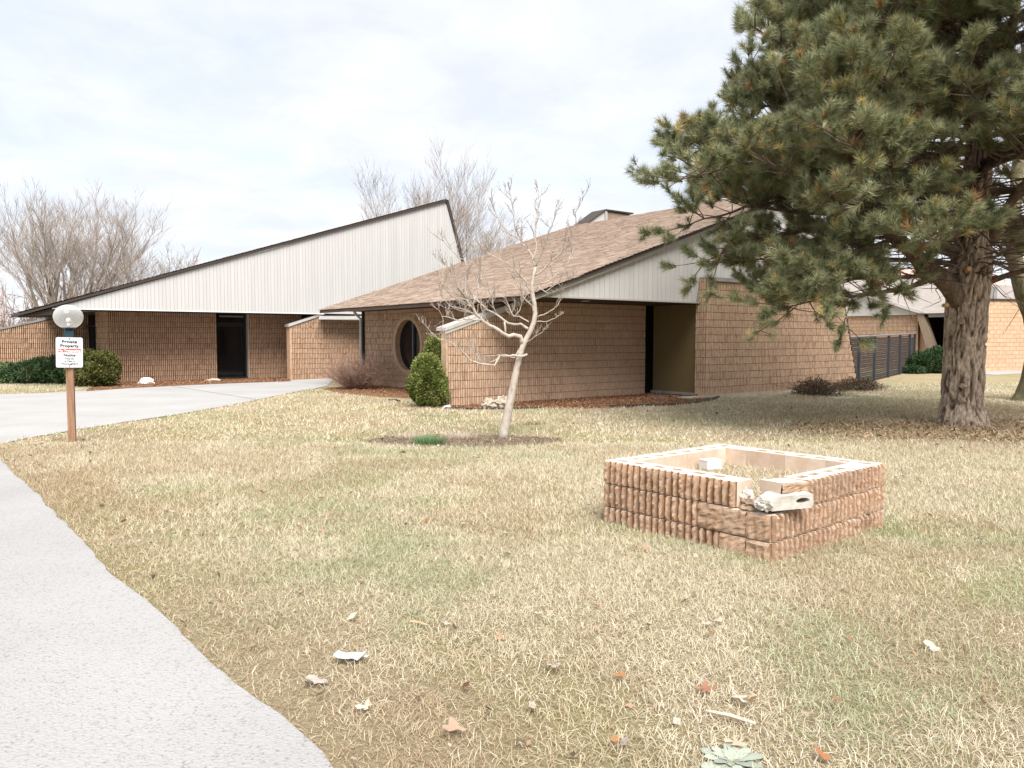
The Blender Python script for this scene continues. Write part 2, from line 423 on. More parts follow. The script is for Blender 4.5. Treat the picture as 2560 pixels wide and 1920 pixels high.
M['post'] = noisy('treated_post', [(0.3, (0.21, 0.115, 0.07)), (0.6, (0.33, 0.20, 0.13)), (0.8, (0.40, 0.27, 0.18))], scale=5, detail=7, rough=0.85, bump=0.3, bscale=30, bdist=0.005, stretch=(6, 6, 0.6), spec=0.15)

# ================================================================== GROUND
tag(MB().add([(-500, -40, 0), (500, -40, 0), (500, 900, 0), (-500, 900, 0)], [(0, 1, 2, 3)]).build('ground', M['lawn']), kind='structure')

def sheet(name, poly, z, mat, kind='structure', label=None):
    me = bpy.data.meshes.new(name)
    bm = bmesh.new()
    vs_ = [bm.verts.new((p[0], p[1], z)) for p in poly]
    f = bm.faces.new(vs_)
    if f.normal.z < 0: f.normal_flip()
    bmesh.ops.triangulate(bm, faces=bm.faces[:])
    bm.to_mesh(me); bm.free()
    me.materials.append(mat)
    o = link_mesh(name, me)
    return tag(o, label, None, None, kind)

def wobble(pl, amp=0.03, step=0.25, seed=1):
    out = []
    for i in range(len(pl) - 1):
        p, q = Vector(pl[i][:2]), Vector(pl[i + 1][:2])
        n = max(1, int((q - p).length / step))
        for k in range(n):
            t = k / n; r = p.lerp(q, t)
            d = (q - p).normalized(); nn = Vector((-d.y, d.x))
            w = (mnoise.noise(Vector((r.x * 2.3, r.y * 2.3, seed))) + 0.5 * mnoise.noise(Vector((r.x * 7, r.y * 7, seed)))) * amp
            out.append((r.x + nn.x * w, r.y + nn.y * w))
    out.append(tuple(pl[-1][:2]))
    return out

tip = G(-45, 1128)
path_edge = [tuple(G(*p)[:2]) for p in [(-45,1128),(0,1146),(29,1178),(87,1230),(124,1271),(171,1320),(208,1358),(252,1407),(304,1459),(362,1508),(417,1557),(480,1612),(560,1690),(640,1758),(698,1792),(761,1842),(802,1885),(826,1925),(880,2010),(960,2150)]]
path_edge_w = wobble(path_edge, 0.035, 0.12, 3)
last = path_edge_w[-1]
path_poly = path_edge_w + [(last[0] - 0.15, last[1] - 0.8), (last[0] - 0.4, -6.0), (-14, -6.0), (-24, 9.0), (-16, 11.9)]
sheet('path', path_poly, 0.010, M['path'])

drive_near = [tuple(G(*p)[:2]) for p in [(-45,1128),(0,1111),(69,1097),(191,1076),(318,1056),(434,1039),(550,1018.5),(640,1001),(731,982),(818,966)]]
drive_far = [tuple(G(*p)[:2]) for p in [(838,945),(728,951),(535,959),(420,965),(246,975),(101,984),(0,987),(-200,992)]]
drive_near_w = wobble(drive_near, 0.05, 0.25, 9)
drive_poly = drive_near_w + drive_far + [(-34, 20.5), (-30, 12), (-16, 11.9)]
sheet('driveway', drive_poly, 0.014, M['drive'])
# sawn joints in the concrete drive
for k, (p, q) in enumerate([((428, 966), (640, 1000))]):
    a_, b_ = G(*p), G(*q)
    d = (b_ - a_).normalized(); nrm = Vector((-d.y, d.x, 0)) * 0.011
    MB().add([a_ + nrm + Vector((0,0,.0185)), a_ - nrm + Vector((0,0,.0185)), b_ - nrm + Vector((0,0,.0185)), b_ + nrm + Vector((0,0,.0185))], [(0, 1, 2, 3)]).build('expansion_joint', plain('joint_dark', (0.16, 0.14, 0.12), 1.0), bpy.data.objects['driveway'])

def ell(cx, cy, rx, ry, n=40, seed=0, rot=0, amp=0.12):
    out = []
    for k in range(n):
        a = 2 * math.pi * k / n
        w = 1 + amp * mnoise.noise(Vector((math.cos(a) * 1.7, math.sin(a) * 1.7, seed * 3.1)))
        x, y = rx * w * math.cos(a), ry * w * math.sin(a)
        out.append((cx + x * math.cos(rot) - y * math.sin(rot), cy + x * math.sin(rot) + y * math.cos(rot)))
    return out
mag_base = G(1258, 1097)
bed_mag = ell(mag_base.x - 0.60, mag_base.y - 0.30, 1.60, 0.72, seed=1)
tip_pts = lambda pts: [tuple(G(*p)[:2]) for p in pts]
bed_front = wobble(tip_pts([(1108,1021),(1180,1024),(1280,1022),(1380,1020),(1500,1022),(1600,1018),(1700,1013),(1760,1006),(1796,998)]), 0.05, 0.3, 2) + [tuple(AB(17.0, 14.0)[:2]), tuple(AB(17.3, 16.0)[:2]), tuple(AB(9.9, 15.9)[:2])]
bed_left = wobble(tip_pts([(215,979),(330,971),(420,966.5),(535,961),(727,954)]), 0.03, 0.3, 5) + [tuple(AB(11.7, 30.2)[:2]), tuple(AB(12.4, 31.9)[:2]), tuple(AB(5.0, 31.9)[:2])]
bed_oval = wobble(tip_pts([(810,972),(850,985),(940,992),(1040,996),(1110,1000)]), 0.08, 0.3, 6) + [tuple(AB(10.6, 16.2)[:2]), tuple(AB(12.6, 16.4)[:2]), tuple(AB(12.6, 25.2)[:2])]
bed_pine = ell(8.6, 13.6, 3.4, 1.9, seed=4, amp=0.35)
sheet('mulch_bed', bed_front, 0.006, M['mulch'])
sheet('mulch_bed', bed_left, 0.022, M['mulch'])
sheet('mulch_bed', bed_oval, 0.006, M['mulch'])
sheet('mulch_bed', bed_mag, 0.006, noisy('grey_mulch', [(0.3, (0.10, 0.075, 0.055)), (0.5, (0.21, 0.16, 0.115)), (0.7, (0.34, 0.27, 0.20))], scale=25, detail=9, rough=1, bump=1, bscale=40, bdist=0.03, spec=0.05, nrough=0.8))
# far walk and stepping slabs beyond the pine
sheet('pavement', tip_pts([(2440,934),(2490,938),(2600,932),(2800,926),(2800,914),(2600,914),(2440,922)]), 0.012, M['drive'])

# ================================================================== BUILDINGS
P2 = 0.4064; CH = 0.2032; RIB = P2 / 6
def rib_profile(nr, r, depth=0.024, gw=0.017, jag=0.009):
    """outline of the ribbed face, x from 0 to nr*RIB, as (x, y, groove?) columns"""
    pts = []
    for k in range(nr):
        x0 = k * RIB + gw / 2; x1 = (k + 1) * RIB - gw / 2
        pts.append((x0, 'r')); pts.append((x1, 'r'))
    return pts
def ribbed(nr, z_of, r, L=None, depth=0.038, jag=0.008, gw=0.028, back=0.075):
    """fluted block face: nr ribs; z_of(k) gives list of (z0,z1) spans for rib k"""
    mb = MB(); Y0 = -0.008
    for k in range(nr):
        x0 = k * RIB + gw / 2 + r.uniform(-.003, .003); x1 = (k + 1) * RIB - gw / 2 + r.uniform(-.003, .003)
        for (z0, z1) in z_of(k):
            ya, yb, yc, yd = [Y0 - depth + r.uniform(-jag, jag) for _ in range(4)]
            vs_ = [(x0 - .002, Y0, z0), (x0 + .003, ya, z0), (x1 - .003, yb, z0), (x1 + .002, Y0, z0),
                   (x0 - .002, Y0, z1), (x0 + .003, yc, z1), (x1 - .003, yd, z1), (x1 + .002, Y0, z1)]
            mb.add(vs_, [(0, 1, 5, 4), (1, 2, 6, 5), (2, 3, 7, 6), (0, 3, 2, 1), (4, 5, 6, 7)], 0)
            gx = (k + 1) * RIB + gw / 2
            mb.add([(x1 + .002, Y0, z0), (gx + .002, Y0, z0), (gx + .002, Y0, z1), (x1 + .002, Y0, z1)], [(0, 1, 2, 3)], 1)
    return mb
_bm_cache = {}
def block_mesh(nr, var, mats):
    key = (nr, var, mats[0].name)
    if key not in _bm_cache:
        r = random.Random(nr * 100 + var)
        _bm_cache[key] = ribbed(nr, lambda k: [(0.006, CH - 0.006)], r).mesh('block', mats)
    return _bm_cache[key]

class Walls:
    """collects the blocks of one building; the 300 that show largest become objects"""
    def __init__(s, root, mats): s.root = root; s.mats = mats; s.items = []; s.inv = root.matrix_basis.inverted()
    def wall(s, a0, b0, face, length, z0, rows, clip=None, hole=None, seed=0, bond=True, parent=None, full_rows=True):
        rot = 0.0 if face == 'front' else -math.pi / 2
        Mx = Matrix.Translation((a0, b0, 0)) @ Matrix.Rotation(rot, 4, 'Z')   # in (a,b,z)
        r = random.Random(seed)
        for i in range(rows):
            z = z0 + i * CH
            x = 0.0; first = True
            while x < length - 0.03:
                nr = 6
                if first and bond and i % 2: nr = 3
                first = False
                nr = min(nr, int(round((length - x) / RIB)))
                if nr < 1: break
                w = nr * RIB
                me = None
                corners = [(x, z), (x + w, z), (x + w, z + CH), (x, z + CH)]
                keep = True
                if clip:
                    ins = [all(nx * cx + nz * cz <= dd for (nx, nz, dd) in clip) for cx, cz in corners]
                    if not any(ins): keep = False
                    elif not all(ins):
                        def spans(k, x=x, z=z):
                            xc = x + (k + 0.5) * RIB; lo, hi = 0.006, CH - 0.006
                            for nx, nz, dd in clip:
                                if abs(nz) < 1e-6:
                                    if nx * xc > dd: return []
                                    continue
                                lim = (dd - nx * xc) / nz - z
                                if nz > 0: hi = min(hi, lim)
                                else: lo = max(lo, lim)
                            return [(lo, hi)] if hi - lo > 0.012 else []
                        mb = ribbed(nr, spans, r)
                        if mb.v: me = mb.mesh('block', s.mats)
                        else: keep = False
                if keep and hole:
                    hx, hz, hr = hole
                    dist = [math.hypot(cx - hx, cz - hz) for cx, cz in corners]
                    nearx = min(max(hx, x), x + w); nearz = min(max(hz, z), z + CH)
                    if max(dist) < hr: keep = False
                    elif math.hypot(nearx - hx, nearz - hz) < hr:
                        def spans(k, x=x, z=z):
                            xl, xr = x + k * RIB - hx, x + (k + 1) * RIB - hx
                            q = min(abs(xl), abs(xr)) if xl * xr > 0 else 0
                            if q >= hr: return [(0.006, CH - 0.006)]
                            h = math.sqrt(hr * hr - q * q)
                            lo, hi = hz - h - z, hz + h - z
                            out = []
                            if lo > 0.02: out.append((0.006, min(lo, CH - .006)))
                            if hi < CH - 0.02: out.append((max(hi, .006), CH - 0.006))
                            return out
                        mb = ribbed(nr, spans, r)
                        if mb.v: me = mb.mesh('block', s.mats)
                        else: keep = False
                if keep:
                    if me is None: me = block_mesh(nr, r.randrange(8), s.mats)
                    pm = Mx @ Matrix.Translation((x, 0, z))
                    c = AB(*(pm @ Vector((w / 2, 0, CH / 2))))
                    nvec = AB(*((Mx.to_3x3() @ Vector((0, -1, 0)))))
                    dv = Vector((0, 0, CAMH)) - c
                    px_ = 1280 + FPX * c.x / max(c.y, .1)
                    size = abs(nvec.normalized().dot(dv.normalized())) / dv.length_squared * (nr / 6) * (1 if -40 < px_ < 2600 else 0.05)
                    s.items.append((size, pm, me, parent))
                x += w
    def finish(s, name='block', rest='block_work', limit=290):
        s.items.sort(key=lambda t: -t[0])
        off = s.off
        for size, pm, me, par in s.items[:limit]:
            loc, q, _ = (Matrix.Translation((-off[0], -off[1], 0)) @ pm).decompose()
            link_mesh(name, me, par or s.root, loc, q.to_euler())
        rv, rf, rm, rt = [], [], [], []
        rr = random.Random(5)
        for size, pm, me, par in s.items[limit:]:
            T = Matrix.Translation((-off[0], -off[1], 0)) @ pm
            b = len(rv)
            t = rr.uniform(-.5, .5)
            rv += [tuple(T @ v.co) for v in me.vertices]; rt += [t] * len(me.vertices)
            for p in me.polygons: rf.append(tuple(i + b for i in p.vertices)); rm.append(p.material_index)
        if rv:
            me = bpy.data.meshes.new(rest); me.from_pydata(rv, [], rf)
            for m in s.mats: me.materials.append(m)
            me.polygons.foreach_set('material_index', rm)
            at = me.attributes.new('tint', 'FLOAT', 'POINT'); at.data.foreach_set('value', rt)
            tag(link_mesh(rest, me, s.root), kind='stuff')
def building(a0, b0, name):
    e = empty(name, AB(a0, b0), ANG)
    def part(nm, mb, mats, parent=None, smooth=False):      # mb in (a,b,z)
        mb.v = [(v[0] - a0, v[1] - b0, v[2]) for v in mb.v]
        return mb.build(nm, mats, parent or e, smooth=smooth)
    return e, part

def boards(part, parent, b, profile_top, profile_bot, a0, a1, pitch, gap, thick, mats, seed=0):
    """vertical siding boards in a b=const plane"""
    r = random.Random(seed); a = a0; k = 0
    while a < a1 - 0.01:
        w = pitch * (1.0 if k % 3 else 1.12)
        e_ = min(a + w - gap, a1)
        zb0, zb1 = profile_bot(a), profile_bot(e_); zt0, zt1 = profile_top(a), profile_top(e_)
        if zt0 - zb0 > 0.02 or zt1 - zb1 > 0.02:
            zt0 = max(zt0, zb0 + .004); zt1 = max(zt1, zb1 + .004)
            y = b + r.uniform(-.002, .002)
            mb = MB().hexa([(a, y, zb0), (e_, y, zb1), (e_, y + thick, zb1), (a, y + thick, zb0), (a, y, zt0), (e_, y, zt1), (e_, y + thick, zt1), (a, y + thick, zt0)])
            part('siding_board', mb, mats, parent)
        a += w; k += 1

def shingles(corner, u, v, un, vn, seed=0, tabw=0.32, expo=0.145, lift=0.022, clip=None):
    """shingle tabs on the plane corner + i*u + j*v ; u runs along the eave, v up the slope"""
    r = np.random.default_rng(seed)
    u = np.array(u, float); v = np.array(v, float); L = np.linalg.norm(u); H = np.linalg.norm(v)
    ud, vd = u / L, v / H; nd = np.cross(ud, vd)
    if nd[2] < 0: nd = -nd
    V, F, T = [], [], []
    c0 = np.array(corner, float)
    rows = int(H / expo) + 1
    for j in range(rows):
        y0 = j * expo; y1 = min(y0 + expo * 1.25, H)
        x = -r.uniform(0, tabw)
        while x < L:
            w = tabw * r.uniform(0.5, 1.35)
            xa, xb = max(x, 0), min(x + w, L)
            if xb - xa > 0.01:
                h = lift * r.uniform(0.75, 1.35); t = r.uniform(0, 1)
                dy = r.uniform(-.008, .008)
                p = [c0 + ud * xa + vd * (y0 + dy) + nd * h, c0 + ud * xb + vd * (y0 + dy) + nd * h, c0 + ud * xb + vd * y1 + nd * 0.002, c0 + ud * xa + vd * y1 + nd * 0.002,
                     c0 + ud * xa + vd * (y0 + dy) + nd * -.002, c0 + ud * xb + vd * (y0 + dy) + nd * -.002]
                b = len(V); V += p; F += [(b, b+1, b+2, b+3), (b+4, b+5, b+1, b)]; T += [t] * 4 + [t * 0.3] * 2
            x += w
    return np.array(V), np.array(F), np.array(T)

SL = 0.333
# ------------------------------------------------------------------ right building
a0, b0 = 10.0, 13.75
rb, part = building(a0, b0, 'brick_building')
tag(rb, 'low building with ribbed tan block walls, brown shingle roof and round porthole window', 'building')
bmats = [M['block'], M['groove']]
W = Walls(rb, bmats); W.off = (a0, b0)
RZ = lambda a: 2.62 + SL * (a - 11.0)
RIDGE_A = 22.3
# core walls (mortar coloured backing)
w_r = part('right_wall', MB().prism([(16.94, 0.05), (24.62, 0.05), (23.47, 3.24), (16.94, 3.24)], 'y', 13.782, 14.10), M['mortar'])
w_f = part('porch_wall', MB().prism([(9.97, 0.0), (16.64, 0.0), (16.64, 2.75), (12.35, 2.57), (9.97, 1.80)], 'y', 15.782, 15.98), M['mortar'])
ring_n = 40
hb, hz, hr = 22.15, 1.41, 0.86
# porthole wall backing with a round hole: ring of quads out to a rectangle
mb = MB()
def rect_hit(ang):
    dx_, dz_ = math.cos(ang), math.sin(ang); best = 1e9
    for lim, comp in ((25.2 - hb, dx_ if dx_ > 0 else 0), (hb - 16.05, -dx_ if dx_ < 0 else 0), (2.75 - hz, dz_ if dz_ > 0 else 0), (hz - 0.0, -dz_ if dz_ < 0 else 0)):
        if comp > 1e-6: best = min(best, lim / comp)
    return hb + dx_ * best, hz + dz_ * best
angs = sorted([2 * math.pi * k / ring_n for k in range(ring_n)] + [math.atan2(zc - hz, bc - hb) % (2 * math.pi) for bc in (16.05, 25.2) for zc in (0.0, 2.75)])
n_ = len(angs); inner = []; outer = []; innerb = []
for an in angs:
    inner.append((12.532, hb + hr * math.cos(an), hz + hr * math.sin(an))); innerb.append((12.78, hb + hr * math.cos(an), hz + hr * math.sin(an)))
    q = rect_hit(an); outer.append((12.532, q[0], q[1]))
mb.add(inner + outer + innerb, [(k, (k+1)%n_, n_+(k+1)%n_, n_+k) for k in range(n_)] + [(k, 2*n_+k, 2*n_+(k+1)%n_, (k+1)%n_) for k in range(n_)])
w_o = part('porthole_wall', mb, M['mortar'])
# footing
part('footing', MB().prism([(16.88, 0.0), (24.7, 0.0), (24.66, 0.09), (16.88, 0.09)], 'y', 13.70, 14.0), M['footing'])
# ribbed blocks
slant = (24.62 - 23.47) / 3.19
W.wall(16.92, 13.782, 'front', 7.8, 0.09, 16, clip=[(1.0, slant, 24.62 + slant * .05 - 16.92), (0, 1, 3.24)], seed=1, parent=w_r)
W.wall(16.945, 14.12, 'side', 0.338, 0.09, 16, clip=[(0, 1, 3.24)], seed=8, bond=False, parent=w_r)
W.wall(9.97, 15.782, 'front', 6.68, 0.0, 13, clip=[(-0.316, 1, 1.74), (0, 1, 2.6)], seed=2, parent=w_f)
W.wall(12.532, 25.2, 'side', 9.1, 0.0, 13, hole=(25.2 - hb, hz, 0.90), seed=3, parent=w_o)
W.finish()
# end face of the porch wall wing
part('wall_end', MB().box(9.925, 9.97, 15.76, 15.98, 0.0, 1.79), M['block'])
part('wall_cap', MB().hexa([(9.88, 15.70, 1.80), (12.5, 15.70, 2.62), (12.5, 16.12, 2.62), (9.88, 16.12, 1.80), (9.88, 15.70, 1.88), (12.5, 15.70, 2.70), (12.5, 16.12, 2.70), (9.88, 16.12, 1.88)]).hexa([(9.88, 15.72, 1.72), (12.5, 15.72, 2.56), (12.5, 15.735, 2.56), (9.88, 15.735, 1.70), (9.88, 15.72, 1.80), (12.5, 15.72, 2.62), (12.5, 15.735, 2.62), (9.88, 15.735, 1.80)]), M['cap'])
part('wall_cap', MB().box(16.90, 23.52, 13.70, 14.02, 3.24, 3.27).box(16.90, 23.52, 13.70, 13.715, 3.17, 3.24), M['cap_grey'])
part('edge_trim', MB().hexa([(24.64, 13.74, 0.05), (24.70, 13.74, 0.05), (24.70, 14.1, 0.05), (24.64, 14.1, 0.05), (23.48, 13.74, 3.27), (23.54, 13.74, 3.27), (23.54, 14.1, 3.27), (23.48, 14.1, 3.27)]), M['trim'])
# gable siding
sb = 14.0
gtop = lambda a: min(RZ(a) - 0.04, (24.66 - a) / slant + 0.1)
gable = part('gable_siding', MB().prism([(11.05, 2.60), (16.94, 2.60), (16.94, 3.22), (23.4, 3.22), (22.35, 6.30), (16.94, RZ(16.94) - .10), (11.05, RZ(11.05) - .03)], 'y', sb + 0.018, sb + 0.06), M['siding_back'])
boards(part, gable, sb, lambda a: gtop(a) - 0.04, lambda a: 2.60 if a < 16.9 else 3.262, 11.0, 16.93, 0.163, 0.009, 0.02, M['siding'], 1)
boards(part, gable, sb, lambda a: gtop(a) - 0.04, lambda a: 3.275, 16.935, 23.4, 0.163, 0.009, 0.02, M['siding'], 2)
part('bottom_trim', MB().box(10.98, 16.93, sb - 0.012, sb + 0.03, 2.565, 2.605), M['trim_light'])
# roof deck, fascia, shingles
def zq(a, d=0.0): return RZ(a) + d
deck = part('roof', MB().hexa([(10.92, 13.84, zq(10.92, -.08)), (RIDGE_A, 13.84, zq(RIDGE_A, -.08)), (RIDGE_A, 25.38, zq(RIDGE_A, -.08)), (10.92, 25.38, zq(10.92, -.08)),
                               (10.92, 13.84, zq(10.92)), (RIDGE_A, 13.84, zq(RIDGE_A)), (RIDGE_A, 25.38, zq(RIDGE_A)), (10.92, 25.38, zq(10.92))]), M['trim'])
V, F, T = shingles((10.86 - a0, 13.80 - b0, zq(10.86, .004)), (0, 25.42 - 13.80, 0), (RIDGE_A - 10.86, 0, SL * (RIDGE_A - 10.86)), 0, 0, seed=2)
tag(link_mesh('shingles', np_mesh('shingles', V, F, M['shingle'], T), deck), kind='stuff')
part('rake_trim', MB().hexa([(10.95, 13.90, zq(10.95, -.17)), (RIDGE_A, 13.90, zq(RIDGE_A, -.17)), (RIDGE_A, 13.99, zq(RIDGE_A, -.17)), (10.95, 13.99, zq(10.95, -.17)),
                             (10.95, 13.90, zq(10.95, -.083)), (RIDGE_A, 13.90, zq(RIDGE_A, -.083)), (RIDGE_A, 13.99, zq(RIDGE_A, -.083)), (10.95, 13.99, zq(10.95, -.083))]), M['trim_light'], deck)
part('eave_fascia', MB().box(10.90, 10.93, 13.86, 25.36, 2.475, 2.56), plain('fascia_brown', (0.10, 0.065, 0.05), 0.6), deck)
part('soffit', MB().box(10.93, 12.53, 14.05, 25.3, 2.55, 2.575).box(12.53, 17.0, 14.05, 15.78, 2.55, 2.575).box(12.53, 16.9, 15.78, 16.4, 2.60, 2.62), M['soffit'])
for (pa, pb) in ((11.6, 22.6), (11.6, 19.2), (13.3, 14.6)):
    part('downlight', MB().tube([(pa, pb, 2.545), (pa, pb, 2.549)], 0.11, 14), M['white_paint'])
# steep back slope with its edge trim
part('steep_roof', MB().hexa([(24.5, 14.03, 0.2), (24.62, 14.03, 0.2), (24.62, 25.3, 0.2), (24.5, 25.3, 0.2), (RIDGE_A - .05, 14.03, 6.3), (RIDGE_A + .08, 14.03, 6.36), (RIDGE_A + .08, 25.3, 6.36), (RIDGE_A - .05, 25.3, 6.3)]), M['trim'], deck)
part('back_wall', MB().prism([(12.56, 0.0), (24.4, 0.0), (22.25, 6.2), (12.56, 2.8)], 'y', 25.05, 25.2), M['siding_back'])
# olive door panel in the recess and dark jamb
door = part('door', MB().box(17.0, 17.05, 14.14, 15.74, 0.12, 2.55), M['olive'])
part('door_sill', MB().box(16.96, 17.06, 14.13, 15.80, 0.05, 0.118), M['cap_grey'], door)
part('jamb', MB().box(16.66, 17.2, 15.9, 16.0, 0.0, 2.6).box(17.1, 17.2, 14.1, 15.9, 0.0, 2.6), M['dark'])
part('stoop', MB().box(16.2, 17.0, 13.72, 14.12, 0.0, 0.05), M['footing'])
# porthole
mb = MB(); segs = 48
for rad0, rad1, x0, x1 in ((0.81, 0.945, 12.475, 12.60),):
    vs_ = []
    for k in range(segs):
        an = 2 * math.pi * k / segs; c_, s_ = math.cos(an), math.sin(an)
        vs_ += [(x0, hb + rad0*c_, hz + rad0*s_), (x0, hb + rad1*c_, hz + rad1*s_), (x1 + .1, hb + rad1*c_, hz + rad1*s_), (x1 + .1, hb + rad0*c_, hz + rad0*s_)]
    fs = []
    for k in range(segs):
        p, q = 4 * k, 4 * ((k + 1) % segs)
        for e in range(4): fs.append((p + e, q + e, q + (e+1) % 4, p + (e+1) % 4))
    mb.add(vs_, fs)
win = part('round_window', mb, noisy('ring_concrete', [(0.3, (0.40, 0.27, 0.175)), (0.7, (0.50, 0.36, 0.25))], scale=8, rough=0.95, bump=0.4, spec=0.1))
disc = [(hb + .82 * math.cos(2*math.pi*k/segs), hz + .82 * math.sin(2*math.pi*k/segs)) for k in range(segs)]
part('pane', MB().prism(disc, 'x', 12.655, 12.67), M['glass'], win)
part('mullion', MB().box(12.60, 12.654, hb - 0.16, hb - 0.10, hz - 0.79, hz + 0.79), M['frame_blue'], win)
part('blind', MB().box(12.64, 12.652, hb - 0.72, hb - 0.34, hz - 0.35, hz + 0.40), plain('brown_blind', (0.055, 0.045, 0.032), 0.7), win)
part('cornerpost', MB().box(12.40, 12.50, 25.16, 25.24, 0.0, 2.56), M['frame']).name = 'corner_post'
part('downspout', MB().tube([(12.2, 25.40, 2.54), (12.3, 25.42, 2.45), (12.46, 25.42, 2.3), (12.46, 25.42, 0.1)], 0.05, 8), M['cap'])
# small clerestory behind the ridge
cl = part('clerestory', MB().prism([(22.3, 6.25), (23.5, 6.25), (23.5, 7.02), (23.35, 7.02), (22.3, 6.36)], 'y', 24.5, 25.3), M['siding'])
part('clerestory_roof', MB().hexa([(23.52, 24.5, 6.2), (25.0, 24.5, 6.2), (25.0, 25.3, 6.2), (23.52, 25.3, 6.2), (23.52, 24.5, 7.0), (25.0, 24.5, 6.98), (25.0, 25.3, 6.98), (23.52, 25.3, 7.0)]), noisy('clerestory_brown', [(0.3, (0.25, 0.17, 0.125)), (0.7, (0.33, 0.24, 0.185))], scale=4), cl)
part('clerestory_trim', MB().hexa([(22.2, 24.44, 6.29), (23.4, 24.44, 7.03), (23.4, 25.3, 7.03), (22.2, 25.3, 6.29), (22.2, 24.44, 6.34), (23.4, 24.44, 7.09), (23.4, 25.3, 7.09), (22.2, 25.3, 6.34)]).box(23.4, 25.05, 24.42, 25.3, 7.03, 7.09), M['trim'], cl)
part('clerestory_mullion', MB().hexa([(23.42, 24.45, 6.2), (23.56, 24.45, 6.2), (23.56, 24.5, 6.2), (23.42, 24.5, 6.2), (23.36, 24.45, 7.03), (23.50, 24.45, 7.03), (23.50, 24.5, 7.03), (23.36, 24.5, 7.03)]), M['trim_light'], cl)

# ------------------------------------------------------------------ left building
a0, b0 = 5.4, 29.8
lb, part = building(a0, b0, 'brick_building')
tag(lb, 'wedge roofed building with tall pale grey siding gable over brown block wall', 'building')
lmats = [M['block_far'], M['groove']]
W = Walls(lb, lmats); W.off = (a0, b0)
LZ = lambda a: 2.66 + SL * (a - 3.54)
lw = part('front_wall', MB().box(5.42, 9.25, 31.53, 31.85, 0, 2.64).box(10.5, 12.75, 31.53, 31.85, 0, 2.64).box(5.42, 5.72, 31.85, 33.6, 0, 2.64), M['mortar'])
W.wall(5.40, 31.53, 'front', 3.86, 0.0, 13, seed=11, parent=lw)
W.wall(10.5, 31.53, 'front', 2.24, 0.0, 13, seed=12, parent=lw)
W.wall(5.42, 33.6, 'side', 2.07, 0.0, 13, seed=13, bond=True, parent=lw)
ww = part('wing_wall', MB().prism([(11.66, 0), (14.75, 0), (14.75, 2.62), (13.0, 2.55), (11.66, 2.08)], 'y', 29.932, 30.25), M['mortar'])
W.wall(11.64, 29.932, 'front', 3.1, 0.0, 13, clip=[(-SL, 1, 2.08), (0, 1, 2.5)], seed=14, parent=ww)
part('wall_end', MB().box(11.60, 11.655, 29.91, 30.25, 0, 2.06), M['block_far'])
part('wall_cap', MB().hexa([(11.54, 29.85, 2.07), (13.1, 29.85, 2.59), (13.1, 30.3, 2.59), (11.54, 30.3, 2.07), (11.54, 29.85, 2.17), (13.1, 29.85, 2.69), (13.1, 30.3, 2.69), (11.54, 30.3, 2.17)]), M['cap'])
fw = part('garden_wall', MB().prism([(-1.5, 0), (6.2, 0), (6.2, 2.85), (4.46, 2.46), (2.57, 1.98), (-1.5, 0.9)], 'y', 37.632, 37.9), M['mortar'])
W.wall(-1.5, 37.632, 'front', 7.6, 0.0, 14, clip=[(-0.255, 1, 0.9), (0, 1, 2.8)], seed=15, parent=fw)
part('wall_cap', MB().hexa([(-1.5, 37.56, 0.90), (4.5, 37.56, 2.46), (4.5, 37.95, 2.46), (-1.5, 37.95, 0.90), (-1.5, 37.56, 0.98), (4.5, 37.56, 2.54), (4.5, 37.95, 2.54), (-1.5, 37.95, 0.98)]), M['cap_grey'])
W.finish()
# siding gable
LP = 18.76
sl_l = 0.74 / 2.37
ltop = lambda a: min(LZ(a) - 0.05, 7.73 - (a - LP) / sl_l)
gable = part('gable_siding', MB().prism([(3.6, 2.62), (20.3, 2.62), (LP + .05, LZ(LP) - .1), (3.6, 2.66)], 'y', 29.818, 29.86), M['siding_back'])
boards(part, gable, 29.8, lambda a: ltop(a), lambda a: 2.62, 3.62, 20.2, 0.122, 0.007, 0.018, M['siding'], 3)
part('bottom_trim', MB().box(3.5, 13.0, 29.79, 29.83, 2.585, 2.622), M['white_paint'])
deck = part('roof', MB().hexa([(2.35, 29.72, 2.28), (LP, 29.72, LZ(LP) - .10), (LP, 42, LZ(LP) - .10), (4.9, 41, 2.95),
                               (2.35, 29.72, 2.36), (LP, 29.72, LZ(LP) + .02), (LP, 42, LZ(LP) + .02), (4.9, 41, 3.07)]), M['trim'])
V, F, T = shingles((2.30 - a0, 29.70 - b0, 2.37), (2.6, 11.3, 0.7), (LP - 2.3, 0, LZ(LP) + .03 - 2.37), 0, 0, seed=5, tabw=0.5)
tag(link_mesh('shingles', np_mesh('shingles', V, F, M['shingle'], T), deck), kind='stuff')
part('edge_trim', MB().hexa([(LP + .0, 29.74, LZ(LP) - .1), (LP + .10, 29.74, LZ(LP) - .1), (LP + .10, 30.1, LZ(LP) - .1), (LP, 30.1, LZ(LP) - .1)][::1] +
                            [(LP, 29.74, LZ(LP) + .02), (LP + .10, 29.74, LZ(LP) + .02), (LP + .10, 30.1, LZ(LP) + .02), (LP, 30.1, LZ(LP) + .02)]).hexa(
    [(20.36, 29.74, 2.62), (20.50, 29.74, 2.62), (20.50, 30.1, 2.62), (20.36, 30.1, 2.62), (LP, 29.74, 7.73), (LP + .14, 29.74, 7.73), (LP + .14, 30.1, 7.73), (LP, 30.1, 7.73)]), M['trim'])
part('steep_roof', MB().hexa([(20.3, 29.86, 2.6), (20.4, 29.86, 2.6), (20.4, 42, 2.6), (20.3, 42, 2.6), (LP - .1, 29.86, 7.6), (LP, 29.86, 7.66), (LP, 42, 7.66), (LP - .1, 42, 7.6)]), M['trim'], deck)
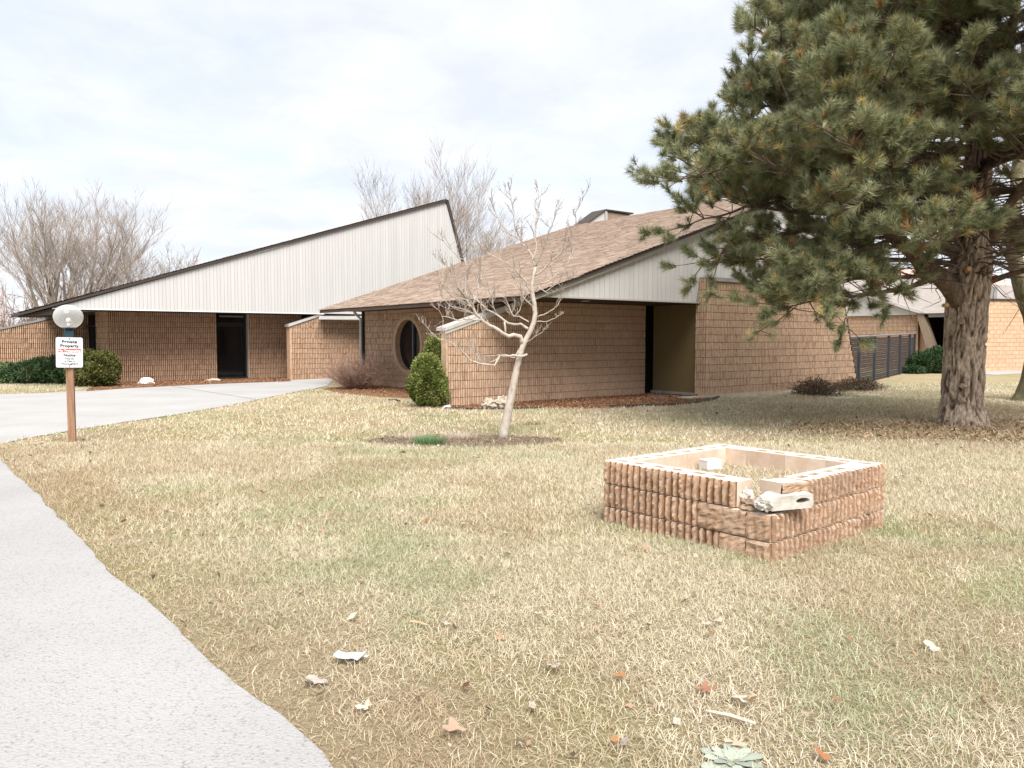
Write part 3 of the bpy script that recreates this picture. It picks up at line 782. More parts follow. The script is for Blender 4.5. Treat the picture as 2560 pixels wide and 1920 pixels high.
part('soffit', MB().box(5.2, 13.2, 29.83, 31.6, 2.585, 2.62).hexa([(2.45, 29.83, 2.29), (5.2, 29.83, 2.585), (5.2, 40.5, 2.60), (4.8, 40.5, 2.55), (2.45, 29.83, 2.30), (5.2, 29.83, 3.10), (5.2, 40.5, 3.05), (4.8, 40.5, 2.96)]), M['soffit'])
# door in the front wall
d_ = part('door', MB().box(9.26, 10.49, 31.85, 31.9, 0.10, 2.6), M['glass'])
part('door_frame', MB().box(9.26, 9.32, 31.70, 31.85, 0.0, 2.6).box(10.43, 10.49, 31.70, 31.85, 0.0, 2.6).box(9.32, 10.43, 31.78, 31.85, 2.10, 2.25).box(9.26, 10.49, 31.60, 31.9, 0.0, 0.08), M['frame'], d_)
part('transom_light', MB().box(9.45, 10.42, 31.75, 31.80, 2.46, 2.53), plain('dull_tube', (0.18, 0.18, 0.17), 0.5), d_)
part('jamb_trim', MB().box(10.49, 10.515, 31.50, 31.7, 0, 2.6), M['trim_light'], d_)
# glazed entrance beside the wall end
g_ = part('glazing', MB().box(5.75, 5.80, 33.6, 37.6, 0.0, 2.6), M['glass'])
for bb in (33.65, 34.3, 34.95, 35.6, 36.4, 37.2):
    part('mullion', MB().box(5.68, 5.76, bb, bb + 0.07, 0.0, 2.6), M['frame'], g_)
part('transom', MB().box(5.68, 5.76, 33.6, 37.6, 2.1, 2.16), M['frame'], g_)
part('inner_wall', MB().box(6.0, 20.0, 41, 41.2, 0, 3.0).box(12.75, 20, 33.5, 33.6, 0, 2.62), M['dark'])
# link canopy beside the wing wall
ln = part('canopy', MB().hexa([(12.55, 29.3, 2.36), (14.55, 29.0, 2.36), (14.95, 30.2, 2.50), (13.0, 30.2, 2.50), (12.55, 29.3, 2.40), (14.55, 29.0, 2.40), (14.95, 30.2, 2.62), (13.0, 30.2, 2.60)]), noisy('canopy_metal', [(0.3, (0.30, 0.29, 0.275)), (0.7, (0.40, 0.39, 0.37))], scale=3, rough=0.5))
V, F, T = shingles((13.0 - a0, 29.9 - b0, 2.60), (2.0, 0, 0), (0, 1.6, 0.55), 0, 0, seed=7, tabw=0.3)
tag(link_mesh('shingles', np_mesh('shingles', V, F, M['shingle'], T), ln), kind='stuff')
part('canopy_bracket', MB().tube([(14.35, 29.15, 2.36), (14.35, 29.15, 2.28)], 0.06, 8), M['white_paint'], ln)
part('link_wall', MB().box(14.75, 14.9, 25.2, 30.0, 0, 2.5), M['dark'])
part('parapet', MB().box(12.98, 13.02, 29.78, 31.0, 2.62, 3.05).box(13.02, 14.6, 31.0, 31.05, 2.6, 3.0), M['siding'])

# ------------------------------------------------------------------ far right buildings
a0, b0 = 41.4, 19.6
e, part = building(a0, b0, 'annex_building')
tag(e, 'shed roofed annex with leaning brown post and dark open carport behind the pine trunk', 'building')
aw = part('side_wall', MB().box(41.45, 41.7, 19.9, 26.0, 0, 2.85), M['mortar'])
W = Walls(e, bmats); W.off = (a0, b0)
W.wall(41.44, 26.0, 'side', 6.1, 0.0, 14, seed=21, parent=aw)
W.finish(limit=200)
part('siding_wall', MB().prism([(19.5, 2.85), (26.2, 2.85), (26.2, 5.1), (19.5, 2.98)], 'x', 41.30, 41.36), M['siding'])
part('slanted_post', MB().hexa([(41.2, 18.55, 0), (41.6, 18.55, 0), (41.6, 19.0, 0), (41.2, 19.0, 0), (41.2, 19.6, 2.95), (41.6, 19.6, 2.95), (41.6, 19.95, 2.95), (41.2, 19.95, 2.95)]), M['beam'])
part('end_wall', MB().hexa([(41.62, 19.0, 0), (41.8, 19.0, 0), (41.8, 20.5, 0), (41.62, 20.5, 0), (41.62, 19.9, 2.85), (41.8, 19.9, 2.85), (41.8, 20.5, 2.85), (41.62, 20.5, 2.85)]), M['block'])
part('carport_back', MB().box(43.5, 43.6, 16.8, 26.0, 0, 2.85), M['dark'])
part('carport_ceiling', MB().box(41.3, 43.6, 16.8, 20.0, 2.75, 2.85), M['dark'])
part('eave_beam', MB().box(41.2, 41.28, 16.8, 19.3, 2.70, 2.88), M['cap_grey'])
part('roof', MB().add([(41.1, 16.7, 2.9), (41.1, 19.7, 2.9), (41.1, 26.4, 5.2), (52, 26.4, 5.6), (52, 16.7, 4.4)], [(0, 1, 4), (1, 2, 3, 4)]), M['flatroof'])

e = empty('block_building', AT(2480, 915, 38.5).xy.to_3d(), R(14))
tag(e, 'flat topped pale tan block building beyond the pine trunk', 'building')
bw = MB().box(-1.7, 9, 0.03, 0.5, 0, 3.46).build('front_wall', noisy('pale_mortar', [(0.3, (0.40, 0.26, 0.16)), (0.7, (0.5, 0.34, 0.22))], scale=4), e)
pm_ = noisy('pale_block', [(0.3, (0.50, 0.325, 0.21)), (0.7, (0.60, 0.42, 0.29))], scale=5, detail=7, rough=0.95, bump=0.6, bscale=25, spec=0.1, rand=0.12)
bme = MB().box(0.006, P2 - 0.006, 0.0, 0.05, 0.006, CH - 0.006).mesh('block', pm_)
cnt = 0
for i in range(17):
    for k in range(-4, 10):
        link_mesh('block', bme, bw, (k * P2 + (P2 / 2 if i % 2 else 0), 0, i * CH)); cnt += 1
MB().box(-1.8, 9.1, -0.06, 0.6, 3.46, 3.56).build('parapet_cap', M['trim'], e)
MB().box(0.2, 2.2, 2.0, 3.0, 3.5, 4.3).build('roof_unit', M['cap_grey'], e)

e = empty('red_roofed_house', (26.5, 62, 0), R(8))
tag(e, 'distant house with a faded red roof seen past the pine trunk', 'house')
MB().box(-16, 16, 0, 8, 0, 4.2).build('wall', M['flatroof'], e)
MB().hexa([(-16.6, -.8, 4.1), (16.6, -.8, 4.1), (16.6, 8.8, 4.1), (-16.6, 8.8, 4.1), (-15, 3.9, 7.6), (15, 3.9, 7.6), (15, 4.1, 7.6), (-15, 4.1, 7.6)]).build('roof', M['redroof'], e)

# ------------------------------------------------------------------ chain link fence
A_, B_ = Vector((11.3, 26.1, 0)), Vector((20.0, 39.0, 0))
e = empty('chain_link_fence', A_, math.atan2((B_ - A_).y, (B_ - A_).x))
tag(e, 'dark chain link fence running back from the tan block wall', 'fence')
FL = (B_ - A_).length
ft = lambda s: 1.66 + 0.2 * s / FL
for s_ in (1.25, 4.3, 7.6, 10.75, 13.8, FL):
    MB().tube([(s_, 0, 0), (s_, 0, ft(s_) + 0.04)], 0.055, 8).build('post', M['iron'], e)
MB().tube([(-0.6, -0.03, ft(0)), (FL, -0.03, ft(FL))], 0.035, 8).build('top_rail', M['rail'], e)
V, F = [], []
d = 0.10; nq = int(FL / d)
def strip(p, q, w):
    b = len(V); dv = (np.array(q) - np.array(p)); L = np.linalg.norm(dv); pr = np.array([-dv[2], 0, dv[0]]) / L * w
    V.extend([np.array(p) - pr, np.array(p) + pr, np.array(q) + pr, np.array(q) - pr]); F.append((b, b+1, b+2, b+3))
for k in range(-18, nq + 1):
    for sgn in (1, -1):
        x0 = k * d
        za_, zb_ = (0.02, 1.66)
        xa, xb = (x0, x0 + 1.64) if sgn > 0 else (x0 + 1.64, x0)
        p, q = [xa, 0.004 * sgn, za_], [xb, 0.004 * sgn, zb_]
        def clipx(p, q):
            p, q = np.array(p), np.array(q); 
            for lim, s2 in ((-0.5, 1), (FL, -1)):
                if s2 * (p[0] - lim) < 0 and s2 * (q[0] - lim) < 0: return None
                if s2 * (p[0] - lim) < 0: t = (lim - p[0]) / (q[0] - p[0]); p = p + (q - p) * t
                elif s2 * (q[0] - lim) < 0: t = (lim - p[0]) / (q[0] - p[0]); q = p + (q - p) * t
            return p, q
        r_ = clipx(p, q)
        if r_ is not None and np.linalg.norm(r_[1] - r_[0]) > .01: strip(r_[0], r_[1], 0.016)
nz_ = int(1.6 / 0.075)
for k in range(nz_):
    z = 0.06 + k * 0.075
    strip([-0.4, 0.02, z], [FL, 0.02, z + 0.2 * z / 1.7], 0.021)
tag(link_mesh('wire_mesh', np_mesh('wire_mesh', np.array(V), np.array(F), M['wire']), e), kind='stuff')

# ================================================================== PLANTER
PN = Vector((1.88, 5.60, 0)); PR = R(40)
pl = empty('planter', PN, PR)
tag(pl, 'square raised planter of ribbed tan concrete blocks with broken front corner', 'planter')
pmats = [M['pblock'], M['pgroove'], M['pflat'], M['ptop']]
SA, SB = 1.72, 1.65            # along local x (a) and local y (b)
TH = 0.20
Z0 = -0.06
prng = random.Random(3)
def fnoise(p, s): return mnoise.noise(Vector(p) * s)
def planter_block(L, H, seed, top=False, smooth_face=False, ends=(False, False)):
    """block with ribbed rough face at y<0, flat back at y=TH, x 0..L, z 0..H"""
    r = random.Random(seed); mb = MB()
    nr = max(1, int(round(L / RIB))); rw = L / nr
    cols = []                       # (x, y, material of the strip to the right)
    for k in range(nr):
        x0 = k * rw; g = r.uniform(0.022, 0.036) / 2
        if smooth_face:
            cols += [(x0 + 0.002, -0.028, 0), (x0 + rw * .5, -0.034, 0)]
        else:
            cols += [(x0 + g * .2, 0.010, 1), (x0 + g, 0.004, 0), (x0 + g + 0.005, -0.027, 0), (x0 + rw * .5, -0.034, 0), (x0 + rw - g - 0.005, -0.027, 0), (x0 + rw - g, 0.004, 1)]
    cols.append((L - 0.001, 0.004 if not smooth_face else -0.028, 0))
    nz = 9
    rows = [0.006 + (H - 0.012) * j / nz for j in range(nz + 1)]
    n = len(cols); vs_ = []
    for j, z in enumerate(rows):
        for i, (x, y, m_) in enumerate(cols):
            deep = y < -0.01
            q = (x * 1 + seed * 3.7, z, seed * 1.3)
            dy = (fnoise(q, 26) * 0.012 + fnoise(q, 70) * 0.011 + fnoise(q, 9) * 0.006) if deep else fnoise(q, 30) * 0.003
            dxx = fnoise((q[1], q[0], q[2]), 22) * 0.005 if 0 < i < n - 1 else 0
            zz_ = z
            if j == 0 or j == nz:
                zz_ += fnoise((x * 1.0 + seed, 3.1, j), 30) * 0.006
                if deep: dy += 0.009
            vs_.append((x + dxx, y + dy, zz_))
    fs = []; ms = []
    for j in range(nz):
        for i in range(n - 1):
            fs.append((j*n+i, j*n+i+1, (j+1)*n+i+1, (j+1)*n+i)); ms.append(cols[i][2])
    b = len(mb.v); mb.v += vs_
    for f, m_ in zip(fs, ms): mb.f.append(f); mb.m.append(m_)
    # top, ends, back
    zt = H - 0.006; zb = 0.006
    toprow = [nz * n + i for i in range(n)]
    bi = len(mb.v)
    mb.v += [(0.001, TH, zt), (L - 0.001, TH, zt), (0.001, TH, zb), (L - 0.001, TH, zb), (0.001, 0.03, zt), (L - 0.001, 0.03, zt)]
    mb.f.append((bi + 1, bi, bi + 2, bi + 3)); mb.m.append(2)                        # back
    mb.f.append((0, n * nz, bi + 4, bi, bi + 2)); mb.m.append(2)                     # left end
    mb.f.append((n - 1, bi + 3, bi + 1, bi + 5, n * nz + n - 1)); mb.m.append(2)     # right end
    mb.f.append(tuple(reversed(range(n))) + (bi + 2, bi + 3)); mb.m.append(2)
    strip_ = toprow + [bi + 5, bi + 4]
    mb.f.append(tuple(strip_)); mb.m.append(3)
    # top plate with two core holes
    x0, x1 = 0.001, L - 0.001
    if top and L > 0.3:
        hx = [(L * .12, L * .42), (L * .58, L * .88)]; hy = (0.075, 0.145)
        xs = [x0, hx[0][0], hx[0][1], hx[1][0], hx[1][1], x1]; ys = [0.03, hy[0], hy[1], TH]
        base = len(mb.v)
        for y in ys:
            for x in xs: mb.v.append((x, y, zt))
        nx_ = len(xs)
        for jy in range(3):
            for ix in range(5):
                if jy == 1 and ix in (1, 3):
                    o_ = [base + jy*nx_+ix, base + jy*nx_+ix+1, base + (jy+1)*nx_+ix+1, base + (jy+1)*nx_+ix]
                    lo = len(mb.v)
                    for q in o_: v = mb.v[q]; mb.v.append((v[0], v[1], v[2] - 0.07))
                    for e_ in range(4):
                        mb.f.append((o_[e_], lo + e_, lo + (e_+1) % 4, o_[(e_+1) % 4])); mb.m.append(2)
                    mb.f.append((lo, lo + 1, lo + 2, lo + 3)); mb.m.append(1)
                else:
                    mb.f.append((base + jy*nx_+ix, base + jy*nx_+ix+1, base + (jy+1)*nx_+ix+1, base + (jy+1)*nx_+ix)); mb.m.append(3)
    else:
        mb.f.append((bi + 4, bi + 5, bi + 1, bi)); mb.m.append(3)
    if ends[0]:          # the same split face wrapped round the left end
        e2 = planter_block(TH, H, seed + 500, smooth_face=smooth_face or ends[1])
        nf = sum(1 for f in e2.f if all(i < (nz + 1) * 400 for i in f))
        keepf = [(f, m_) for f, m_ in zip(e2.f, e2.m) if m_ in (0, 1) or len(f) > 8]
        b = len(mb.v)
        mb.v += [(y, TH - x, z) for (x, y, z) in e2.v]
        for f, m_ in keepf: mb.f.append(tuple(i + b for i in f)); mb.m.append(m_)
    return mb
# sides: (origin local, direction angle, length); outward face on local -y of each side
sides = [((0, 0), 0.0, SA, 'right'), ((SA, 0), math.pi / 2, SB, 'backr'), ((SA, SB), math.pi, SA, 'backl'), ((0, SB), -math.pi / 2, SB, 'left')]
seed = 10
for (ox, oy), an, L, nm in sides:
    for c in range(3):
        z = Z0 + c * CH
        x = 0.0; end = L - TH          # each side stops short of the next one's thickness
        first = True
        x_stop = end
        if c % 2: x, x_stop = TH * 0 , end
        if nm == 'right' and c == 2: x = 0.47     # missing corner
        if nm == 'left' and c == 2: x_stop = end - 0.02
        while x < x_stop - 0.02:
            w = P2 if not (first and c % 2) else P2 / 2
            w = min(w, x_stop - x); first = False
            if x_stop - x - w < 0.08: w = x_stop - x
            if nm == 'left' and c == 2 and x + w > L - 0.30:     # broken corner block
                w = max(L - 0.30 - x, 0.05)
                mb = planter_block(w, CH, seed, top=True); x_stop = x
            else:
                sm = (nm == 'left' and c < 2 and x + w > end - 0.05)
                mb = planter_block(w, CH, seed, top=(c == 2), smooth_face=sm, ends=(x == 0.0, nm == 'right'))
            seed += 1
            ca_, sa_ = math.cos(an), math.sin(an)
            px_, py_ = ox + ca_ * x, oy + sa_ * x
            mb.build('block', pmats, pl, (px_, py_, z), (0, 0, an))
            x += w
# mortar bed in the joints, corner patch
MB().box(0.012, 0.19, 0.012, 0.19, Z0, Z0 + 2 * CH - .002).build('corner_core', M['grey_block'], pl)
mm_ = noisy('planter_mortar', [(0.3, (0.20, 0.14, 0.09)), (0.7, (0.38, 0.29, 0.21))], scale=15, rough=1, bump=0.5, spec=0.05)
MB().box(0.02, SA - .02, 0.02, TH - .02, Z0, Z0 + 2 * CH + 0.0).box(0.02, TH - .02, TH, SB - .02, Z0, Z0 + 2 * CH).box(SA - TH + .02, SA - .02, TH, SB - .02, Z0, Z0 + 2 * CH).box(TH, SA - TH, SB - TH + .02, SB - .02, Z0, Z0 + 2 * CH).build('mortar_core', mm_, pl)
def lumpy(name, mat, size, parent=None, loc=(0, 0, 0), rot=(0, 0, 0), seed=0, sub=3, amp=0.25, freq=2.0, flat=None):
    bm = bmesh.new(); bmesh.ops.create_icosphere(bm, subdivisions=sub, radius=1)
    for v in bm.verts:
        p = v.co.copy()
        k = 1 + amp * mnoise.noise(p * freq + Vector((seed * 5.3, 0, 0))) + amp * .5 * mnoise.noise(p * freq * 2.7 + Vector((0, seed * 3.3, 0)))
        v.co = Vector((p.x * size[0] * k, p.y * size[1] * k, p.z * size[2] * k))
        if flat is not None and v.co.z < flat: v.co.z = flat
    me = bpy.data.meshes.new(name); bm.to_mesh(me); bm.free(); me.materials.append(mat)
    return link_mesh(name, me, parent, loc, rot)
lumpy('mortar_patch', mm_, (0.10, 0.13, 0.05), pl, (0.10, 0.20, Z0 + 2 * CH + 0.02), seed=3, sub=4, amp=.5)
lumpy('mortar_patch', M['grey_block'], (0.05, 0.07, 0.07), pl, (0.10, 0.30, Z0 + 2 * CH + 0.07), seed=5, sub=4, amp=.5)
# soil and dead grass inside
def soil_patch():
    n = 24; V = []; F = []
    for j in range(n + 1):
        for i in range(n + 1):
            x = TH + (SA - 2 * TH) * i / n; y = TH + (SB - 2 * TH) * j / n
            V.append((x, y, 0.385 + 0.035 * mnoise.noise(Vector((x * 4, y * 4, 2))) + .02 * mnoise.noise(Vector((x * 15, y * 15, 2)))))
    for j in range(n):
        for i in range(n): F.append((j*(n+1)+i, j*(n+1)+i+1, (j+1)*(n+1)+i+1, (j+1)*(n+1)+i))
    return np.array(V), np.array(F)
V, F = soil_patch()
link_mesh('soil', np_mesh('soil', V, F, noisy('planter_soil', [(0.3, (0.25, 0.18, 0.11)), (0.7, (0.48, 0.40, 0.27))], scale=25, detail=8, rough=1, bump=1, bscale=50, bdist=0.03)), pl)

PLM = Matrix.Translation(PN) @ Matrix.Rotation(PR, 4, 'Z')
def on_planter(x, y, z): return PLM @ Vector((x, y, z))
# grey hollow block lying in the broken corner
def hollow_block():
    mb = MB(); L, D, H = 0.37, 0.16, 0.105; cx, cz = 0.285, 0.058
    seg = 28; outer, inner = [], []
    for k in range(seg):
        an = 2 * math.pi * k / seg; c_, s_ = math.cos(an), math.sin(an)
        lim = [((L - cx) if c_ > 0 else cx) / max(abs(c_), 1e-6), ((H - cz) if s_ > 0 else cz) / max(abs(s_), 1e-6)]
        m_ = min(lim); j = .004 * mnoise.noise(Vector((k * .7, 2.2, 0)))
        outer.append((cx + c_ * m_, j, cz + s_ * m_)); inner.append((cx + c_ * .056, 0.002, cz + s_ * .021))
    back = [(p[0], D, p[2]) for p in outer]; deep = [(p[0], 0.09, p[2]) for p in inner]
    mb.add(outer + inner + back + deep, [(k, (k+1) % seg, seg + (k+1) % seg, seg + k) for k in range(seg)]
           + [(2*seg + k, 2*seg + (k+1) % seg, (k+1) % seg, k) for k in range(seg)]
           + [(seg + k, seg + (k+1) % seg, 3*seg + (k+1) % seg, 3*seg + k) for k in range(seg)]
           + [tuple(range(3*seg, 4*seg)), tuple(reversed(range(2*seg, 3*seg)))])
    return mb
p = on_planter(-0.02, 0.02, Z0 + 2 * CH + 0.022)
o = hollow_block().build('concrete_block', M['grey_block'], None, p, (R(3), R(-2), PR + R(-26)))
tag(o, 'grey hollow concrete block lying loose in the broken planter corner', 'concrete block')
lumpy('rough_end', M['grey_block'], (0.05, 0.075, 0.05), o, (0.0, 0.06, 0.05), seed=9, sub=4, amp=0.6, freq=2.5)
mb = planter_block(0.27, 0.10, 99, smooth_face=True)
p = on_planter(0.12, 0.02, Z0 + 2 * CH + 0.122)
o = mb.build('broken_block', pmats, None, p, (R(-2), R(2), PR + R(-14)))
tag(o, 'broken tan block fragment resting on the grey hollow block', 'block fragment')
# pale box in the planter
p = G(1776, 1171, 0.40)
o = MB().box(-0.085, 0.085, -0.06, 0.06, 0, 0.085).build('white_box', noisy('white_brick', [(0.3, (0.66, 0.66, 0.66)), (0.7, (0.75, 0.75, 0.75))], scale=8, rough=0.8, bump=.2), None, p, (0, 0, R(25)))
MB().box(-0.088, 0.088, -0.063, 0.063, 0.078, 0.087).build('lid', M['white_paint'], o)
tag(o, 'small white box sitting on the dead grass inside the planter', 'box')

# ================================================================== LAMP POST AND SIGN
LB = G(181, 1108)
yaw = math.atan2(-LB.x, LB.y) * 1.0          # turn towards the camera
lp = empty('lamp_post', LB, R(20))
tag(lp, 'square wooden lamp post with a clear round globe on top', 'lamp post')
HT = 1.62
lean = Matrix.Rotation(R(0.4), 4, 'Y')
MB().hexa([(-.05, -.05, 0), (.05, -.05, 0), (.05, .05, 0), (-.05, .05, 0), (-.05, -.05, HT), (.05, -.05, HT), (.05, .05, HT), (-.05, .05, HT)]).build('post', M['post'], lp)
MB().box(-.062, .062, -.062, .062, HT - .03, HT + .11).tube([(0, 0, HT + .11), (0, 0, HT + .15)], [0.062, 0.05], 12).tube([(0, 0, HT + .15), (0, 0, HT + .165)], 0.10, 16).build('collar', plain('collar_blue', (0.022, 0.05, 0.07), 0.5), lp)
mb = MB(); nu, nv = 32, 18; vs_ = []
gr, gh, gz = 0.207, 0.186, HT + .165 + 0.165
for j in range(nv + 1):
    th = math.pi * (0.02 + 0.86 * j / nv)
    for i in range(nu):
        ph = 2 * math.pi * i / nu
        vs_.append((gr * math.sin(th) * math.cos(ph), gr * math.sin(th) * math.sin(ph), gz + gh * math.cos(th)))
fs = [(j*nu+i, (j+1)*nu+i, (j+1)*nu+(i+1) % nu, j*nu+(i+1) % nu) for j in range(nv) for i in range(nu)] + [tuple(range(nu))]
mb.add(vs_, fs)
gm, n, l, b = nodes('globe_plastic')
tr = n.new('ShaderNodeBsdfTransparent'); tr.inputs[0].default_value = (0.96, 0.96, 0.95, 1)
b.inputs['Base Color'].default_value = (0.75, 0.75, 0.73, 1); b.inputs['Roughness'].default_value = 0.12
b.inputs['Specular IOR Level'].default_value = 0.6
lw_ = n.new('ShaderNodeLayerWeight'); lw_.inputs['Blend'].default_value = 0.35
mr = n.new('ShaderNodeMapRange'); mr.inputs['To Min'].default_value = 0.24; mr.inputs['To Max'].default_value = 0.80
l.new(lw_.outputs['Facing'], mr.inputs['Value'])
ms = n.new('ShaderNodeMixShader'); l.new(mr.outputs[0], ms.inputs[0]); l.new(tr.outputs[0], ms.inputs[1]); l.new(b.outputs[0], ms.inputs[2])
l.new(ms.outputs[0], n['Material Output'].inputs['Surface'])
gl = mb.build('globe', gm, lp, smooth=True)
MB().tube([(0, 0, HT + .16), (0, 0, HT + .23)], 0.022, 10).tube([(0, 0, HT + .23), (0, 0, HT + .25), (0, 0, HT + .28), (0, 0, HT + .305), (0, 0, HT + .315)], [0.02, 0.03, 0.036, 0.026, 0.006], 12).build('bulb', M['white_paint'], gl, smooth=True)

SC = LB + Vector((0, 0, 1.405))
f2c = Vector((-LB.x, -LB.y, 0)).normalized()
sign_yaw = math.atan2(f2c.y, f2c.x) + math.pi / 2 + R(6)
sg = empty('warning_sign', SC + f2c * 0.085, sign_yaw)
sg.rotation_euler = Euler((0, R(1.2), sign_yaw))
tag(sg, 'white Private Property No Trespassing sign fixed to the wooden lamp post', 'sign')
sw, sh = 0.36, 0.46
def rrect(w, h, r, n=5):
    out = []
    for cx, cz, a_ in ((w/2-r, h/2-r, 0), (-w/2+r, h/2-r, 90), (-w/2+r, -h/2+r, 180), (w/2-r, -h/2+r, 270)):
        for k in range(n + 1):
            t = R(a_ + 90 * k / n); out.append((cx + r * math.cos(t), cz + r * math.sin(t)))
    return out
MB().prism(rrect(sw, sh, 0.025), 'y', -0.002, 0.004).build('panel', plain('sign_white', (0.74, 0.76, 0.78), 0.4), sg)
brd = MB(); o1 = rrect(sw - .018, sh - .018, 0.02); o2 = rrect(sw - .024, sh - .024, 0.018); n_ = len(o1)
brd.add([(p[0], -0.0035, p[1]) for p in o1] + [(p[0], -0.0035, p[1]) for p in o2], [(k, (k+1) % n_, n_ + (k+1) % n_, n_ + k) for k in range(n_)])
brd.build('border', plain('sign_line', (0.45, 0.50, 0.55), 0.5), sg)
MB().add([(-sw/2+.025, -.004, 0.003), (sw/2-.025, -.004, 0.003), (sw/2-.025, -.004, 0.056), (-sw/2+.025, -.004, 0.056)], [(0, 1, 2, 3)]).build('red_band', plain('sign_red', (0.72, 0.09, 0.09), 0.5), sg)
ink = plain('sign_ink', (0.012, 0.02, 0.02), 0.6); inkw = plain('sign_ink_white', (0.85, 0.85, 0.85), 0.5)
def text(txt, z, size, mat, width=None, off=0.0):
    cu = bpy.data.curves.new('lettering', 'FONT'); cu.body = txt; cu.size = size; cu.align_x = 'CENTER'; cu.offset = off
    cu.resolution_u = 4
    to = bpy.data.objects.new('lettering_curve', cu); col.objects.link(to)
    dg = bpy.context.evaluated_depsgraph_get(); me = bpy.data.meshes.new_from_object(to.evaluated_get(dg))
    bpy.data.objects.remove(to, do_unlink=True); bpy.data.curves.remove(cu)
    me.name = 'lettering'; me.materials.clear(); me.materials.append(mat)
    xs = [v.co.x for v in me.vertices]; k = 1.0
    if width: k = width / (max(xs) - min(xs))
    for v in me.vertices: v.co = Vector((v.co.x * k, v.co.y, v.co.z))
    return link_mesh('lettering', me, sg, (0, -0.006, z), (R(90), 0, 0))
text('Private', 0.1436, 0.064, ink, 0.205, .0016)
text('Property', 0.081, 0.064, ink, 0.25, .0016)
text('No Trespassing', 0.013, 0.046, inkw, 0.295, .0014)
text('Notice', -0.058, 0.056, ink, 0.16, .0014)
text('This lot', -0.106, 0.038, ink, 0.13, .0006)
text('is Not a', -0.143, 0.038, ink, 0.135, .0006)
text('Thoroughfare', -0.184, 0.038, ink, 0.235, .0006)
for z in (0.208, -0.203): MB().tube([(0, -0.004, z), (0, -0.010, z)], 0.009, 10).build('bolt', plain('bolt_metal', (0.09, 0.09, 0.09), 0.4), sg)
MB().box(-.03, .03, .004, .05, -.2, .2).build('bracket', M['iron'], sg)

# ================================================================== ROCKS, EDGING, SLABS
p = G(367, 960)
tag(lumpy('rock', M['whiterock'], (0.28, 0.2, 0.22), None, (p.x, p.y, 0.02), seed=1, amp=0.25, flat=-0.04), 'rounded white rock in the mulch below the brown block wall', 'rock')
p = G(535, 954)
tag(lumpy('rock', M['rock'], (0.26, 0.16, 0.07), None, (p.x, p.y, 0.05), seed=2, amp=0.3, flat=-0.04), 'flat tan stone in the mulch in front of the dark door', 'rock')
p = G(1222, 1022)
tag(lumpy('rock', M['rock'], (0.155, 0.15, 0.135), None, (p.x, p.y + .15, 0.10), seed=3, sub=4, amp=0.45, flat=-0.11), 'small lumpy boulder beside a larger one at the porch wall', 'rock')
p = G(1256, 1022)
tag(lumpy('rock', M['rock'], (0.19, 0.16, 0.17), None, (p.x, p.y + .15, 0.11), seed=6, sub=4, amp=0.45, flat=-0.12), 'larger pale boulder at the foot of the porch wall', 'rock')
p = G(1116, 1022)
tag(MB().hexa([(-.1, -.08, 0), (.1, -.06, 0), (.12, .1, 0), (-.08, .08, 0), (-.07, -.06, .07), (.08, -.05, .1), (.09, .07, .09), (-.06, .06, .06)]).build('splash_stone', M['whiterock'], None, p, (0, 0, .3)), 'white stone at the end of the black edging strip', 'stone')
def strip_along(name, pts, label, r=0.022, z=0.03):
    pts = [Vector((p[0], p[1], z)) for p in pts]
    o = MB().tube(pts, r, 6).build(name, M['black_plastic'])
    return tag(o, label, 'edging')
strip_along('garden_edging', [G(*p) for p in [(1112,1023),(1180,1025),(1260,1024),(1352,1022)]], 'straight black edging strip in front of the porch wall boulders')
strip_along('garden_edging', [G(*p) for p in [(1525,1019),(1590,1016.5),(1650,1015),(1700,1013),(1745,1008),(1780,1001),(1797,994)]], 'curved black edging strip along the mulch below the olive door', 0.028)
strip_along('garden_edging', [G(*p) for p in [(970,1002),(990,1002),(1000,1006)]], 'short broken black edging piece on the bare ground by the bush')
for k, (px_, py_, w_, lab) in enumerate([(2105, 996, .9, 'pale stepping slab in the lawn by the dead vines'), (2165, 989, .8, 'pale stepping slab in the lawn near the chain link fence')]):
    p = G(px_, py_)
    tag(MB().hexa([(-w_/2, -.2, 0), (w_/2, -.16, 0), (w_/2 + .04, .2, 0), (-w_/2, .17, 0), (-w_/2 + .02, -.18, .035), (w_/2 - .02, -.15, .035), (w_/2, .18, .035), (-w_/2 + .02, .15, .035)]).build('stepping_slab', M['footing'], None, p, (0, 0, R(20))), lab, 'slab')

